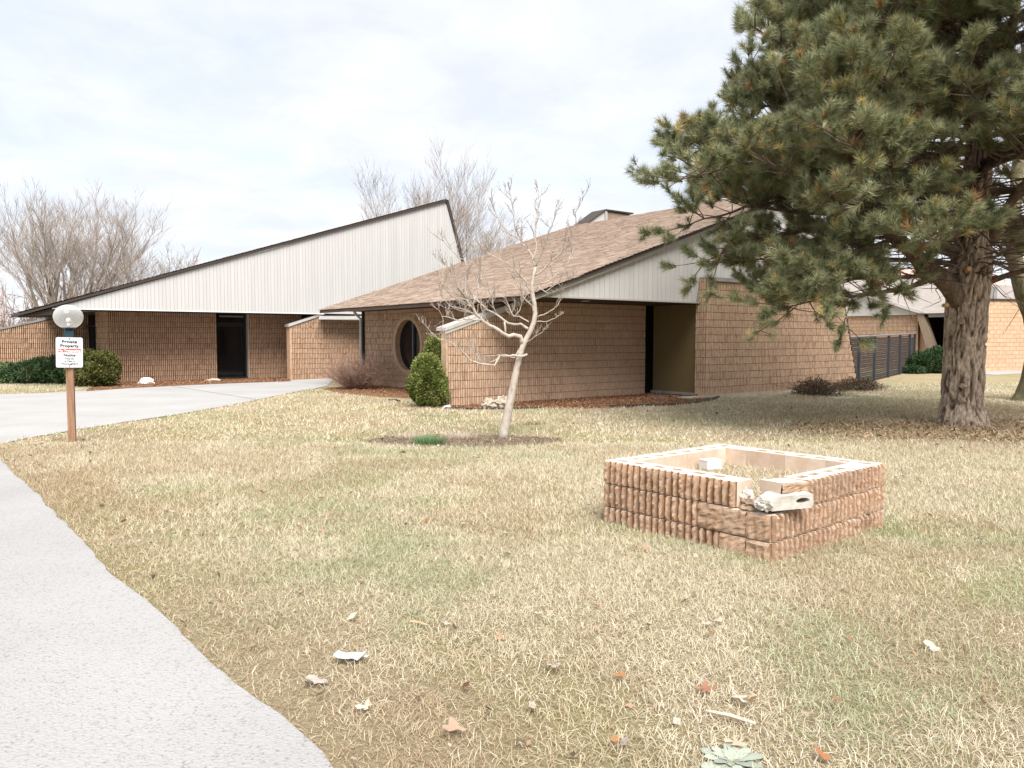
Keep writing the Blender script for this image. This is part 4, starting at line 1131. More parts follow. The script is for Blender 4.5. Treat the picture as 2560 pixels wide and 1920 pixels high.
# ================================================================== SHRUBS
def leaf_cloud(centres, radii, count, size, cols, seed, up=0.3, shell=0.35, aspect=2.2, squash=None, ragged=0.25):
    """small leaf faces spread through the outer part of ellipsoids; returns V,F,C"""
    r = np.random.default_rng(seed)
    Vs, Cs = [], []
    tot = sum(c[3] for c in centres) if len(centres[0]) > 3 else len(centres)
    for ci, c in enumerate(centres):
        n = int(count * (c[3] if len(c) > 3 else 1) / tot)
        d = r.normal(size=(n, 3)); d /= np.linalg.norm(d, axis=1)[:, None]
        rad = (r.uniform(0, 1, n)) ** shell
        wob = 1 + ragged * (fbm(d[:, 0] * 3 + 7 * ci + 20, d[:, 1] * 3 + d[:, 2] * 2 + 20, seed) - 0.5) * 2
        rr = np.array(radii[ci])
        p = np.array(c[:3]) + d * (rad * wob)[:, None] * rr
        ok = p[:, 2] > 0.015; p = p[ok]; d = d[ok]; rad = rad[ok]; n = len(p)
        dirv = d * 1.0 + r.normal(size=(n, 3)) * 0.6; dirv[:, 2] += up
        dirv /= np.linalg.norm(dirv, axis=1)[:, None]
        side = np.cross(dirv, r.normal(size=(n, 3))); side /= np.linalg.norm(side, axis=1)[:, None] + 1e-9
        L = size * r.uniform(0.6, 1.4, n); Wd = L / aspect
        q = np.stack([p - side * (Wd * .15)[:, None], p + dirv * (L * .45)[:, None] + side * (Wd * .5)[:, None], p + dirv * L[:, None], p + dirv * (L * .45)[:, None] - side * (Wd * .5)[:, None]], 1)
        clump = fbm(p[:, 0] * 6 + 50, p[:, 1] * 6 + p[:, 2] * 7 + 50, seed + 3)
        t = np.clip(clump * 1.2 - 0.1 + r.normal(0, .18, n), 0, 1)
        cc = np.array(cols)
        k = t * (len(cc) - 1); i0 = np.clip(k.astype(int), 0, len(cc) - 2); fr = (k - i0)[:, None]
        colr = cc[i0] * (1 - fr) + cc[i0 + 1] * fr
        Vs.append(q.reshape(-1, 3)); Cs.append(np.repeat(colr, 4, 0))
    V = np.concatenate(Vs); C = np.concatenate(Cs); F = np.arange(len(V)).reshape(-1, 4)
    return V, F, C
def twigs(mb, base, n, spread, height, seed, r0=0.006, seg=4, fork=2, droop=0.0):
    r = random.Random(seed)
    for k in range(n):
        an = r.uniform(0, 2 * math.pi); q = r.uniform(0, 1) ** .6
        p = Vector(base) + Vector((math.cos(an), math.sin(an), 0)) * spread * .25 * q
        d = Vector((math.cos(an) * q * spread, math.sin(an) * q * spread, height * r.uniform(.6, 1.1) * (1.15 - .45 * q)))
        def grow(p, d, rad, lev):
            pts = [p]; cur = p; step = d / seg
            for j in range(seg):
                step = step + Vector((r.gauss(0, .12), r.gauss(0, .12), r.gauss(0, .06) - droop * j / seg)) * d.length / seg
                cur = cur + step
                if cur.z < 0.02: cur.z = 0.02
                pts.append(cur.copy())
            mb.tube(pts, [rad * (1 - .7 * j / seg) for j in range(seg + 1)], 3, cap=False)
            if lev > 0:
                for _ in range(2 + lev):
                    j = r.randint(1, seg)
                    nd = (pts[j] - pts[j-1]).normalized() + Vector((r.gauss(0, .6), r.gauss(0, .6), r.gauss(0.15, .4)))
                    grow(pts[j], nd.normalized() * d.length * r.uniform(.25, .5), rad * .55, lev - 1)
        grow(p, d, r0, fork)
def shrub(name, label, base, blobs, radii, count, size, cols, seed, cat='shrub', stems=14, spread=.4, height=.6, **kw):
    e = empty(name, base); tag(e, label, cat)
    V, F, C = leaf_cloud(blobs, radii, count, size, cols, seed, **kw)
    link_mesh('foliage', np_mesh('foliage', V, F, M['leaf'], C), e)
    mb = MB(); twigs(mb, (0, 0, 0), stems, spread, height, seed, 0.014, fork=1)
    mb.build('stems', M['deadtwig'], e)
    return e
ARB = [(0.035, 0.05, 0.014), (0.12, 0.155, 0.035), (0.24, 0.275, 0.075), (0.34, 0.35, 0.15)]
YEW = [(0.02, 0.028, 0.008), (0.075, 0.09, 0.022), (0.16, 0.165, 0.05), (0.22, 0.21, 0.085)]
JUN = [(0.018, 0.036, 0.016), (0.05, 0.095, 0.04), (0.105, 0.175, 0.075), (0.20, 0.24, 0.11)]
p = G(1066, 1021)
shrub('evergreen_bush', 'rounded yellow green evergreen bush at the end of the porch wall', p + Vector((0, .35, 0)), [(0, 0, .50, 3), (-.02, 0.02, .86, 1.6), (.08, .1, .30, 1.2)], [(.46, .42, .52), (.36, .34, .42), (.44, .38, .34)], 26000, 0.05, ARB, 1, ragged=0.16, shell=.28, up=.5, aspect=1.7)
p2 = AB(10.75, 17.6)
shrub('evergreen_bush', 'taller narrow evergreen bush tucked behind the porch wall end', p2, [(0, 0, .95, 2), (0, 0, .4, 1.5), (0, 0, 1.35, 1)], [(.40, .40, .55), (.45, .45, .45), (.28, .28, .32)], 16000, 0.055, ARB, 2, ragged=0.2, shell=.3, up=.5, aspect=1.7)
p = G(204, 970)
shrub('clipped_yew', 'clipped boxy dark yew at the left end of the brown wall', p + Vector((.05, .7, 0)), [(-.42, 0, .52, 1), (.36, 0, .58, 1), (-.1, .1, .62, 1), (.1, -.25, .4, 1), (.3, .1, .85, .7)], [(.48, .55, .55), (.48, .55, .62), (.5, .55, .6), (.6, .4, .42), (.42, .42, .30)], 26000, 0.07, YEW, 3, ragged=.14, shell=.3, spread=.6, aspect=1.6)
p = G(70, 963)
shrub('juniper', 'low spreading dark green juniper bed beside the clipped yew', p + Vector((0, .9, 0)), [(-1.0, 0, .34, 1), (-.3, .1, .44, 1.3), (.45, 0, .48, 1.3), (1.0, -.1, .36, 1), (-1.9, .3, .36, 1), (-2.8, .2, .36, 1)], [(.7, .7, .40), (.7, .8, .46), (.7, .8, .48), (.6, .6, .40), (.8, .7, .40), (.8, .7, .4)], 40000, 0.085, JUN, 4, ragged=.3, shell=.33, spread=1.2, up=.25, aspect=2.4)
p = G(2335, 935)
shrub('juniper', 'dark green yew hedge bush in front of the carport opening', p + Vector((.1, .7, 0)), [(-.35, 0, .45, 1), (.4, 0, .6, 1.2), (1.1, .1, .55, 1), (-.9, -.4, .15, .4)], [(.55, .6, .5), (.6, .6, .62), (.6, .6, .55), (.5, .4, .2)], 22000, 0.10, JUN[:3], 5, ragged=.25, shell=.33, spread=.7, aspect=2.2)
p = G(2545, 912)
shrub('ivy_clump', 'small olive shrub against the flat topped pale block building', p + Vector((0, .3, 0)), [(0, 0, .6, 1), (.5, 0, .45, 1)], [(.45, .35, .6), (.5, .35, .5)], 6000, 0.10, [(0.10, 0.08, 0.03), (0.22, 0.18, 0.08), (0.33, 0.28, 0.14)], 6, spread=.4)
# bare rounded shrub
p = G(885, 975)
e = empty('bare_shrub', p + Vector((0, .5, 0))); tag(e, 'rounded leafless brown twiggy shrub beside the porthole wall', 'shrub')
mb = MB(); twigs(mb, (0, 0, 0), 330, .80, .80, 31, 0.009, fork=2); mb.build('twigs', M['redtwig'], e)
# dead vine heaps at the right wall
for (px_, py_, w_, h_, n_, sd_, lab) in [(2050, 990, .75, .50, 130, 41, 'tangled heap of dead brown vines against the tan block wall'), (2150, 978, .75, .36, 80, 42, 'low tangle of dead vines at the foot of the chain link fence'), (1650, 1005, .16, .28, 14, 43, 'small dry weed in the mulch by the olive door')]:
    p = G(px_, py_); e = empty('dead_vines', p + Vector((0, .25, 0))); tag(e, lab, 'dead vines')
    mb = MB(); twigs(mb, (0, 0, 0), n_, w_, h_, sd_, 0.006, fork=2, droop=.35); mb.build('stems', M['deadtwig'] if sd_ < 43 else M['redtwig'], e)
    if sd_ < 43:
        V, F, C = leaf_cloud([(0, 0, .12, 1)], [(w_, .5, h_ * .75)], 3500, 0.05, [(0.03, 0.022, 0.012), (0.10, 0.075, 0.04), (0.2, 0.15, 0.09)], sd_, ragged=.4)
        link_mesh('dead_leaves', np_mesh('dead_leaves', V, F, M['leaf'], C), e)

# ================================================================== MAGNOLIA (small bare tree)
MY = mag_base.y
mg = empty('magnolia_tree', mag_base); tag(mg, 'small leafless tree with pale smooth bark and leaning trunk on the lawn', 'tree')
mr_ = random.Random(77)
def mpt(px, py, dy): return AT(px, py, MY + dy) - Vector(mag_base)
br = MB(); tw = MB()
def poly3(pts, d0, d1):
    out = []
    n = len(pts) - 1
    for i, (x, y) in enumerate(pts): out.append(mpt(x, y, d0 + (d1 - d0) * i / n))
    return out
def resample(pts, step):
    out = [pts[0]]
    for a_, b_ in zip(pts, pts[1:]):
        n = max(1, int((b_ - a_).length / step))
        for k in range(1, n + 1): out.append(a_.lerp(b_, k / n))
    return out
def mag_twig(p, d, L, rad, lev):
    seg = 3 if lev == 0 else 4
    pts = [p]; cur = p.copy(); dd = d.normalized()
    for j in range(seg):
        dd = (dd + Vector((mr_.gauss(0, .20), mr_.gauss(0, .20), 0.14 + mr_.gauss(0, .13)))).normalized()
        cur = cur + dd * L / seg; pts.append(cur.copy())
    tw.tube(pts, [rad * (1 - .5 * j / seg) for j in range(seg + 1)], 4, cap=False)
    # swollen bud
    tw.tube([pts[-1], pts[-1] + dd * .012, pts[-1] + dd * .03], [rad * .6, rad * 1.15, rad * .2], 4, cap=False)
    if lev > 0:
        for j in range(1, seg + 1):
            for _ in range(mr_.choice((1, 1, 2))):
                nd = dd + Vector((mr_.gauss(0, .75), mr_.gauss(0, .6), mr_.gauss(.3, .4)))
                mag_twig(pts[j], nd, L * mr_.uniform(.3, .55), rad * .68, lev - 1)
def limb(pts, d0, d1, r0, r1, every=0.075, L=(.18, .45), lev=1, start=.2, both=True):
    P = resample(poly3(pts, d0, d1), 0.06)
    n = len(P)
    P2_ = [P[0]] + [p + Vector((mr_.gauss(0, .006), mr_.gauss(0, .006), mr_.gauss(0, .006))) for p in P[1:-1]] + [P[-1]]
    rad = [r0 + (r1 - r0) * i / (n - 1) for i in range(n)]
    br.tube(P2_, rad, 8, cap=True)
    acc = 0
    for i in range(1, n):
        acc += (P[i] - P[i-1]).length
        if i / n > start and acc > every:
            acc = 0
            d = (P[i] - P[i-1]).normalized()
            nd = d * .7 + Vector((mr_.gauss(0, .7), mr_.gauss(0, .7), mr_.gauss(.35, .35)))
            mag_twig(P[i], nd, mr_.uniform(*L), max(rad[i] * .5, .0055), lev)
    mag_twig(P[-1], (P[-1] - P[-2]), L[0], max(r1 * .9, .005), 1)
# trunk as one tapered tube
T_ = [(1256,1100,.098),(1260,1080,.080),(1266,1052,.072),(1275,1005,.066),(1285,955,.058),(1293,915,.050),(1300,888,.046),(1307,865,.044),(1314,850,.042),(1326,828,.040),(1335,805,.040),(1338,785,.038),(1336,760,.036),(1331,735,.034),(1330,712,.028),(1334,690,.026),(1339,668,.022)]
tp = [mpt(x, y, 0) for x, y, _ in T_]; tp[0].z = -0.02
trk = MB().tube(tp, [q[2] for q in T_], 14)
trk.build('trunk', M['magbark'], mg, smooth=True)
limb([(1307,860),(1300,842),(1285,838),(1270,841),(1254,834),(1243,824),(1223,814),(1204,801),(1191,786),(1177,764),(1167,747)], 0, -.35, .036, .018, start=.45)
limb([(1167,747),(1163,720),(1165,695),(1168,666),(1160,650),(1145,643),(1130,625),(1121,617),(1110,603)], -.35, -.5, .016, .006, L=(.15,.35))
limb([(1177,764),(1190,742),(1196,715),(1204,690),(1200,665),(1208,640)], -.3, -.1, .012, .005, L=(.12,.3))
limb([(1167,747),(1150,725),(1138,702),(1128,680),(1112,662)], -.35, -.7, .013, .005, L=(.12,.3))
limb([(1191,786),(1165,775),(1140,770),(1118,757),(1105,745),(1100,728)], -.3, -.1, .013, .005, L=(.12,.3))
limb([(1204,801),(1175,797),(1150,800),(1125,795),(1105,790),(1097,775)], -.3, -.8, .013, .005, L=(.12,.3))
limb([(1182,770),(1150,755),(1128,738),(1110,720),(1098,700)], -.35, -.9, .012, .005, L=(.12,.3))
limb([(1320,822),(1302,809),(1285,811),(1270,807),(1258,799),(1243,787),(1223,778),(1208,764),(1194,753),(1183,739)], 0, .45, .022, .009, start=.4)
limb([(1243,787),(1232,765),(1230,745),(1222,728),(1205,712),(1192,700)], .25, .5, .011, .005, L=(.1,.28))
limb([(1318,886),(1304,890),(1274,890),(1250,888),(1243,899),(1237,913),(1220,911),(1200,909),(1175,901),(1166,888),(1148,872),(1129,857),(1112,851),(1093,845),(1078,831)], -.05, -.6, .020, .006, start=.35, L=(.12,.3))
limb([(1255,889),(1235,888),(1215,891),(1193,891)], -.1, .1, .009, .004, L=(.06,.14), start=.5)
limb([(1302,868),(1285,893),(1270,892),(1252,893),(1240,900),(1222,907)], 0, -.1, .014, .007, L=(.06,.14), start=.6)
limb([(1200,905),(1190,885),(1182,870),(1184,850)], -.3, -.2, .009, .004, L=(.1,.22))
limb([(1338,786),(1330,765),(1312,748),(1300,725),(1292,705)], 0, -.3, .014, .006, L=(.1,.25))
limb([(1322,805),(1300,790),(1283,792),(1275,770),(1262,745),(1250,735)], 0, .3, .012, .005, L=(.1,.25))
limb([(1284,792),(1300,775),(1305,757),(1312,745)], .2, .4, .009, .004, L=(.08,.2))
limb([(1327,730),(1315,705),(1300,688),(1285,672),(1268,660),(1250,650),(1232,640),(1218,632)], 0, -.45, .015, .006, L=(.12,.3))
limb([(1339,668),(1330,640),(1318,622),(1300,600),(1281,590),(1268,581),(1252,555),(1240,535),(1232,515)], 0, .35, .015, .005, L=(.12,.3))
limb([(1318,622),(1304,605),(1292,580),(1287,564),(1284,530),(1279,502),(1273,475)], .1, -.2, .010, .004, L=(.1,.26))
limb([(1334,650),(1341,620),(1335,585),(1340,555),(1345,520),(1340,500),(1341,470)], 0, .25, .012, .004, L=(.1,.26))
limb([(1339,668),(1352,640),(1362,610),(1372,580),(1385,550),(1390,520)], 0, -.4, .012, .004, L=(.1,.26))
limb([(1334,690),(1355,678),(1376,654),(1403,632),(1420,605),(1439,564),(1439,532),(1455,502)], 0, -.5, .015, .004, L=(.12,.26))
limb([(1331,712),(1350,708),(1368,705),(1395,681),(1417,662),(1433,624)], 0, .5, .013, .004, L=(.12,.26))
limb([(1332,735),(1345,715),(1363,730),(1385,712),(1410,704),(1444,692)], 0, -.3, .010, .004, L=(.08,.2))
limb([(1342,794),(1366,783),(1385,772),(1395,755),(1401,739),(1416,731)], 0, -.4, .012, .004, L=(.08,.2), start=.4)
limb([(1342,804),(1370,803),(1389,795),(1399,787)], 0, .1, .010, .004, L=(.05,.12), start=.6)
limb([(1308,862),(1325,851),(1340,840),(1355,831)], 0, -.15, .009, .004, L=(.08,.2), start=.1, every=.07)
br.tube([mpt(1264,836,-.05), mpt(1263,820,-.05), mpt(1261,804,-.05)], [.017, .016, .015], 8)
br.build('branches', M['magbark'], mg, smooth=True)
tw.build('twigs', noisy('grey_twig', [(0.3, (0.27, 0.22, 0.18)), (0.7, (0.42, 0.36, 0.31))], scale=6), mg)

# ================================================================== BARE BACKGROUND TREES
def bare_tree(name, label, base, H, spread, seed, group, trunks=1, r0=0.2, levels=4, lean=0.0):
    r = random.Random(seed); e = empty(name, base); tag(e, label, 'tree', group)
    tk, bn = MB(), MB()
    def grow(p, d, L, rad, lev, top):
        seg = 5 if lev > 1 else 3
        pts = [p.copy()]; cur = p.copy(); dd = d.normalized()
        for j in range(seg):
            dd = (dd + Vector((r.gauss(0, .10), r.gauss(0, .10), .07 if lev < levels else .03))).normalized()
            cur = cur + dd * L / seg; pts.append(cur.copy())
        rads = [rad * (1 - .62 * j / seg) for j in range(seg + 1)]
        (tk if top else bn).tube(pts, rads, 6 if lev >= levels - 1 else 3, cap=False)
        if lev > 0:
            nb = {4: 5, 3: 5, 2: 5, 1: 4}.get(lev, 4)
            for k in range(nb):
                t = r.uniform(.28, 1.0) if lev < levels else r.uniform(.35, 1.0)
                j = min(int(t * seg), seg - 1); q = pts[j].lerp(pts[j+1], t * seg - j)
                an = r.uniform(0, 2 * math.pi)
                sd_ = Vector((math.cos(an), math.sin(an), r.uniform(.0, .5))) * spread
                nd = (pts[j+1] - pts[j]).normalized() + sd_
                grow(q, nd, L * r.uniform(.42, .68), max(rads[j] * .42, .009), lev - 1, False)
            grow(pts[-1], dd, L * .55, rads[-1], lev - 1, False)
    for k in range(trunks):
        an = 2 * math.pi * k / trunks + r.uniform(0, 1)
        d = Vector((math.cos(an) * .35 * (trunks > 1) + lean, math.sin(an) * .35 * (trunks > 1), 1))
        grow(Vector((math.cos(an) * .15 * (trunks > 1), math.sin(an) * .15 * (trunks > 1), -0.05)), d, H * r.uniform(.50, .58), r0 * r.uniform(.7, 1), levels, True)
    tk.build('trunk', M['greybark'], e, smooth=True); bn.build('branches', M['twig'], e)
    return e
gl_, gm_ = 'bare trees behind the left roof', 'bare trees behind the roof notch'
bare_tree('bare_tree', 'broad multi stemmed leafless tree rising behind the low left roof end', (-28.5, 52, 0), 10.6, .75, 1, gl_, trunks=5, r0=.22)
bare_tree('bare_tree', 'tall leafless tree with crowded upright stems beside the broad one', (-31.5, 54, 0), 11.5, .6, 2, gl_, trunks=4, r0=.22)
bare_tree('bare_tree', 'leafless tree leaning outward behind the block garden wall', (-34.0, 50, 0), 9.2, .8, 3, gl_, trunks=3, r0=.2, lean=-.2)
bare_tree('bare_tree', 'fine twigged leafless tree overhanging the grey siding roof slope', (-25.5, 53, 0), 8.4, .8, 4, gl_, trunks=3, r0=.16, lean=.25)
bare_tree('bare_tree', 'slender leafless tree standing behind the tall siding peak', (-8.2, 56, 0), 12.4, .55, 5, gm_, trunks=2, r0=.17)
bare_tree('bare_tree', 'tallest leafless tree behind the tall siding peak', (-6.2, 58, 0), 14.0, .5, 6, gm_, trunks=3, r0=.17)
bare_tree('bare_tree', 'leafless tree showing past the leaning edge of the siding peak', (-4.4, 55, 0), 11.6, .6, 7, gm_, trunks=2, r0=.15)
bare_tree('bare_tree', 'dark stemmed leafless tree in the notch between both roofs', (-2.8, 54, 0), 9.8, .65, 8, gm_, trunks=2, r0=.17, lean=.12)
bare_tree('bare_tree', 'short leafless tree just above the brown shingle roof', (-1.0, 57, 0), 9.6, .7, 9, gm_, trunks=3, r0=.13)
# far brush on the left
mb = MB(); rr = random.Random(9)
for k in range(46):
    twigs(mb, (rr.uniform(-48, -24), rr.uniform(56, 68), 0), 9, 1.6, rr.uniform(3.2, 6.4), 100 + k, 0.05, fork=2)
tag(mb.build('brush', M['redtwig']), 'grey brown leafless thicket behind the block garden wall', kind='stuff')
mb = MB()
for k in range(24):
    twigs(mb, (rr.uniform(16, 46), rr.uniform(74, 84), 0), 8, 1.8, rr.uniform(4, 8), 300 + k, 0.06, fork=2)
tag(mb.build('brush', M['twig']), 'leafless thicket far behind the red roofed house', kind='stuff')

# ================================================================== PINE TREE
PB = Vector((8.47, 14.7, 0))
pine = empty('pine_tree', PB); tag(pine, 'tall pine with thick furrowed trunk and shaggy green needle tufts', 'tree')
pr = random.Random(21)
def bark_trunk(axis, rad, n=96, per=0.035, seed=0, flute=0.05, plate=0.045, colours=None):
    """trunk surface with real bark relief: axis points, radius at each"""
    pts = [Vector(p) for p in axis]
    zs = []; rs = []
    for (p, q, r0, r1) in zip(pts, pts[1:], rad, rad[1:]):
        m_ = max(1, int((q - p).length / per))
        for k in range(m_): t = k / m_; zs.append(p.lerp(q, t)); rs.append(r0 + (r1 - r0) * t)
    zs.append(pts[-1]); rs.append(rad[-1])
    V = []; F = []; C = []
    for j, (c, r0) in enumerate(zip(zs, rs)):
        for i in range(n):
            an = 2 * math.pi * i / n
            dv = Vector((math.cos(an), math.sin(an), 0))
            q = Vector((dv.x * r0 * 9, dv.y * r0 * 9, c.z * 1.7 + seed))
            furrow = abs(mnoise.noise(q * 1.15)) ; furrow2 = abs(mnoise.noise(q * 2.6 + Vector((3, 1, 2))))
            rel = -plate * max(0, 1 - furrow * 5.0) - plate * .5 * max(0, 1 - furrow2 * 4.0) + .012 * mnoise.noise(q * 5)
            fl = flute * mnoise.noise(Vector((dv.x * 1.6, dv.y * 1.6, c.z * .25 + seed)))
            rr_ = r0 * (1 + fl) + rel * min(1, r0 / .25)
            V.append(c + dv * rr_)
            if colours is not None:
                t = min(1, max(0, 1 + rel / plate * .9)) * (.75 + .5 * (mnoise.noise(q * 7) * .5 + .5)); t = min(t, 1)
                C.append([colours[0][m_] + (colours[1][m_] - colours[0][m_]) * t for m_ in range(3)])
    for j in range(len(zs) - 1):
        for i in range(n): F.append((j*n+i, j*n+(i+1) % n, (j+1)*n+(i+1) % n, (j+1)*n+i))
    if colours is not None: return np.array([tuple(v) for v in V]), np.array(F), np.array(C)
    return np.array([tuple(v) for v in V]), np.array(F)
axis = [(0.02, 0, -.05), (0.01, 0, .12), (0, 0, .4), (0, 0, 1.2), (0.02, 0, 2.2), (0.06, 0, 2.9), (0.10, 0, 3.6), (0.16, 0.02, 5), (0.2, 0.05, 7), (0.2, 0.05, 9.5), (0.15, 0, 12), (0.1, 0, 13.6)]
rads = [.50, .43, .375, .355, .36, .375, .29, .23, .18, .13, .07, .02]
V, F, C = bark_trunk(axis, rads, seed=1, colours=((.075, .05, .036), (.47, .395, .32)))
mtr, n, l, b = nodes('pine_trunk_bark')
at = n.new('ShaderNodeAttribute'); at.attribute_name = 'tcol'
t = n.new('ShaderNodeTexCoord'); mp = n.new('ShaderNodeMapping'); mp.inputs['Scale'].default_value = (1, 1, .4); l.new(t.outputs['Object'], mp.inputs[0])
nz = n.new('ShaderNodeTexNoise'); nz.inputs['Scale'].default_value = 28; nz.inputs['Detail'].default_value = 7; l.new(mp.outputs[0], nz.inputs['Vector'])
r0_ = ramp(n, [(0.3, (.55, .5, .46)), (0.62, (1.12, 1.08, 1.04))]); l.new(nz.outputs['Fac'], r0_.inputs['Fac'])
mm = n.new('ShaderNodeMix'); mm.data_type = 'RGBA'; mm.blend_type = 'MULTIPLY'; mm.inputs['Factor'].default_value = 1
l.new(at.outputs['Color'], mm.inputs['A']); l.new(r0_.outputs['Color'], mm.inputs['B']); l.new(mm.outputs['Result'], b.inputs['Base Color'])
bp = n.new('ShaderNodeBump'); bp.inputs['Strength'].default_value = .7; bp.inputs['Distance'].default_value = .02; l.new(nz.outputs['Fac'], bp.inputs['Height']); l.new(bp.outputs['Normal'], b.inputs['Normal'])
b.inputs['Roughness'].default_value = .95; b.inputs['Specular IOR Level'].default_value = .1
link_mesh('trunk', np_mesh('trunk', V, F, mtr, C, smooth=True), pine)
for (px_, py_, yy, rr_) in ((2422, 672, -.36, .045), (2366, 763, -.28, .035)):
    c = AT(px_, py_, PB.y + yy) - PB
    MB().tube([c + Vector((0, .10, 0)), c, c + Vector((0, -.03, 0))], rr_, 12).build('cut_stub', noisy('cut_wood', [(0.3, (0.50, 0.31, 0.14)), (0.7, (0.62, 0.43, 0.23))], scale=12), pine)
# knots
for k, (px_, py_) in enumerate(((2404, 803), (2410, 852), (2452, 805), (2408, 965), (2405, 1000))):
    c = AT(px_, py_, PB.y - .33) - PB
    lumpy('knot', M['pinebark'], (.06, .05, .05), pine, c, seed=k, sub=3, amp=.4)

limbs = MB(); dead = MB()
tufts = []          # position, direction, scale, kind
def taxis(z):
    for (p, q) in zip(axis, axis[1:]):
        if p[2] <= z <= q[2]:
            t = (z - p[2]) / (q[2] - p[2]); return Vector((p[0] + (q[0]-p[0]) * t, p[1] + (q[1]-p[1]) * t, z))
    return Vector((0, 0, z))
def twig_end(p, d, s=1.0):
    # little spray: a main tip and 2-4 side tips, each carrying a brush of needles
    n = pr.choice((3, 4, 4, 5))
    for k in range(n):
        nd = (d + Vector((pr.gauss(0, .55), pr.gauss(0, .55), pr.gauss(.25, .35)))).normalized() if k else (d + Vector((0, 0, .3))).normalized()
        L = pr.uniform(.10, .26) * s
        q = p + nd * L
        limbs.tube([p, q], [.007, .004], 3, cap=False)
        nd2 = (nd + Vector((0, 0, .35))).normalized()
        tufts.append((q, nd2, pr.uniform(.8, 1.2) * s))
        if pr.random() < .5: tufts.append((p.lerp(q, .35), nd2, pr.uniform(.7, 1.0) * s))
def grow_limb(p0, dirn, L, r0, droop, upturn, foliage=(.35, 1.0), dens=1.0, sub=1.0):
    seg = 10; pts = [p0.copy()]; cur = p0.copy(); d = dirn.normalized()
    for j in range(seg):
        t = j / seg
        d = (d + Vector((pr.gauss(0, .07), pr.gauss(0, .07), -droop * (1 - t) * .12 + upturn * t * .16 + pr.gauss(0, .04)))).normalized()
        cur = cur + d * L / seg; pts.append(cur.copy())
    rad = [max(r0 * (1 - .82 * j / seg), .012) for j in range(seg + 1)]
    limbs.tube(pts, rad, 7, cap=False)
    nb = int(L * 5.6 * dens)
    for k in range(nb):
        t = foliage[0] * .75 + (1 - foliage[0] * .75) * (k + pr.random()) / nb
        j = min(int(t * seg), seg - 1); p = pts[j].lerp(pts[j+1], t * seg - j)
        ax = (pts[j+1] - pts[j]).normalized()
        side = ax.cross(Vector((0, 0, 1)))
        if side.length < .1: side = Vector((1, 0, 0))
        side.normalize(); sg_ = 1 if k % 2 else -1
        bd = (ax * pr.uniform(.5, .9) + side * sg_ * pr.uniform(.5, 1.1) + Vector((0, 0, pr.uniform(-.1, .55)))).normalized()
        bl = pr.uniform(.45, 1.15) * (1.25 - .7 * t) * sub
        q = [p]; c = p.copy(); dd = bd
        for m_ in range(4):
            dd = (dd + Vector((pr.gauss(0, .13), pr.gauss(0, .13), .10 + pr.gauss(0, .06)))).normalized(); c = c + dd * bl / 4; q.append(c.copy())
        if t < foliage[0]:
            dead.tube(q, [.012, .009, .007, .005, .003], 3, cap=False)
            for _ in range(4):
                m_ = pr.randint(1, 4); e_ = q[m_] + (dd + Vector((pr.gauss(0, .8), pr.gauss(0, .8), pr.gauss(0, .6)))).normalized() * pr.uniform(.12, .4)
                dead.tube([q[m_], e_], [.005, .002], 3, cap=False)
            continue
        limbs.tube(q, [.014, .012, .010, .008, .006], 4, cap=False)
        twig_end(q[4], dd)
        for m_ in (2, 3):
            if pr.random() < .72:
                e_ = (dd + Vector((pr.gauss(0, .7), pr.gauss(0, .7), pr.gauss(.25, .3)))).normalized()
                r_ = q[m_] + e_ * pr.uniform(.15, .35)
                limbs.tube([q[m_], r_], [.008, .006], 3, cap=False); twig_end(r_, e_)
    twig_end(pts[-1], d)
# whorled limbs
def crown_radius(z): return np.interp(z, [2.8, 4.0, 5.0, 6.5, 8.0, 10.5, 12.5, 13.6], [4.4, 5.4, 5.6, 5.0, 4.3, 3.0, 1.6, .5])
zc = 3.7; k = 0
while zc < 13.3:
    nL = 6 if zc < 9 else 5
    for i in range(nL):
        az = 2 * math.pi * i / nL + k * 1.1 + pr.uniform(-.25, .25)
        z = zc + pr.uniform(-.25, .25)
        el = np.interp(z, [3, 6, 10, 13], [.12, .28, .5, .8]) + pr.uniform(-.08, .1)
        tipz = z + .6
        L = float(crown_radius(tipz)) * pr.uniform(.86, 1.06)
        if z < 4.6 and math.sin(az) < -.55: L *= .8                # keep the near low side open
        d = Vector((math.cos(az), math.sin(az), el))
        grow_limb(taxis(z), d, L, float(np.interp(z, [3, 13], [.075, .03])), 1.0, 1.0, foliage=(.42 if z < 6 else .3, 1.0))
    zc += .62; k += 1
# limbs reaching towards the lawn in front
for k in range(26):
    z = pr.uniform(4.6, 9.2); az = -math.pi / 2 + pr.uniform(-1.25, .9)
    L = float(crown_radius(z + .6)) * pr.uniform(.75, 1.0)
    grow_limb(taxis(z), Vector((math.cos(az), math.sin(az), pr.uniform(.15, .4))), L, .06, 1.0, 1.0, foliage=(.4, 1.0))
for k in range(22):
    z = pr.uniform(3.9, 8.0); az = math.pi + pr.uniform(-.7, .75)
    L = float(crown_radius(z + .6)) * pr.uniform(.8, 1.02)
    grow_limb(taxis(z), Vector((math.cos(az), math.sin(az), pr.uniform(.1, .35))), L, .06, 1.0, 1.0, foliage=(.35, 1.0))
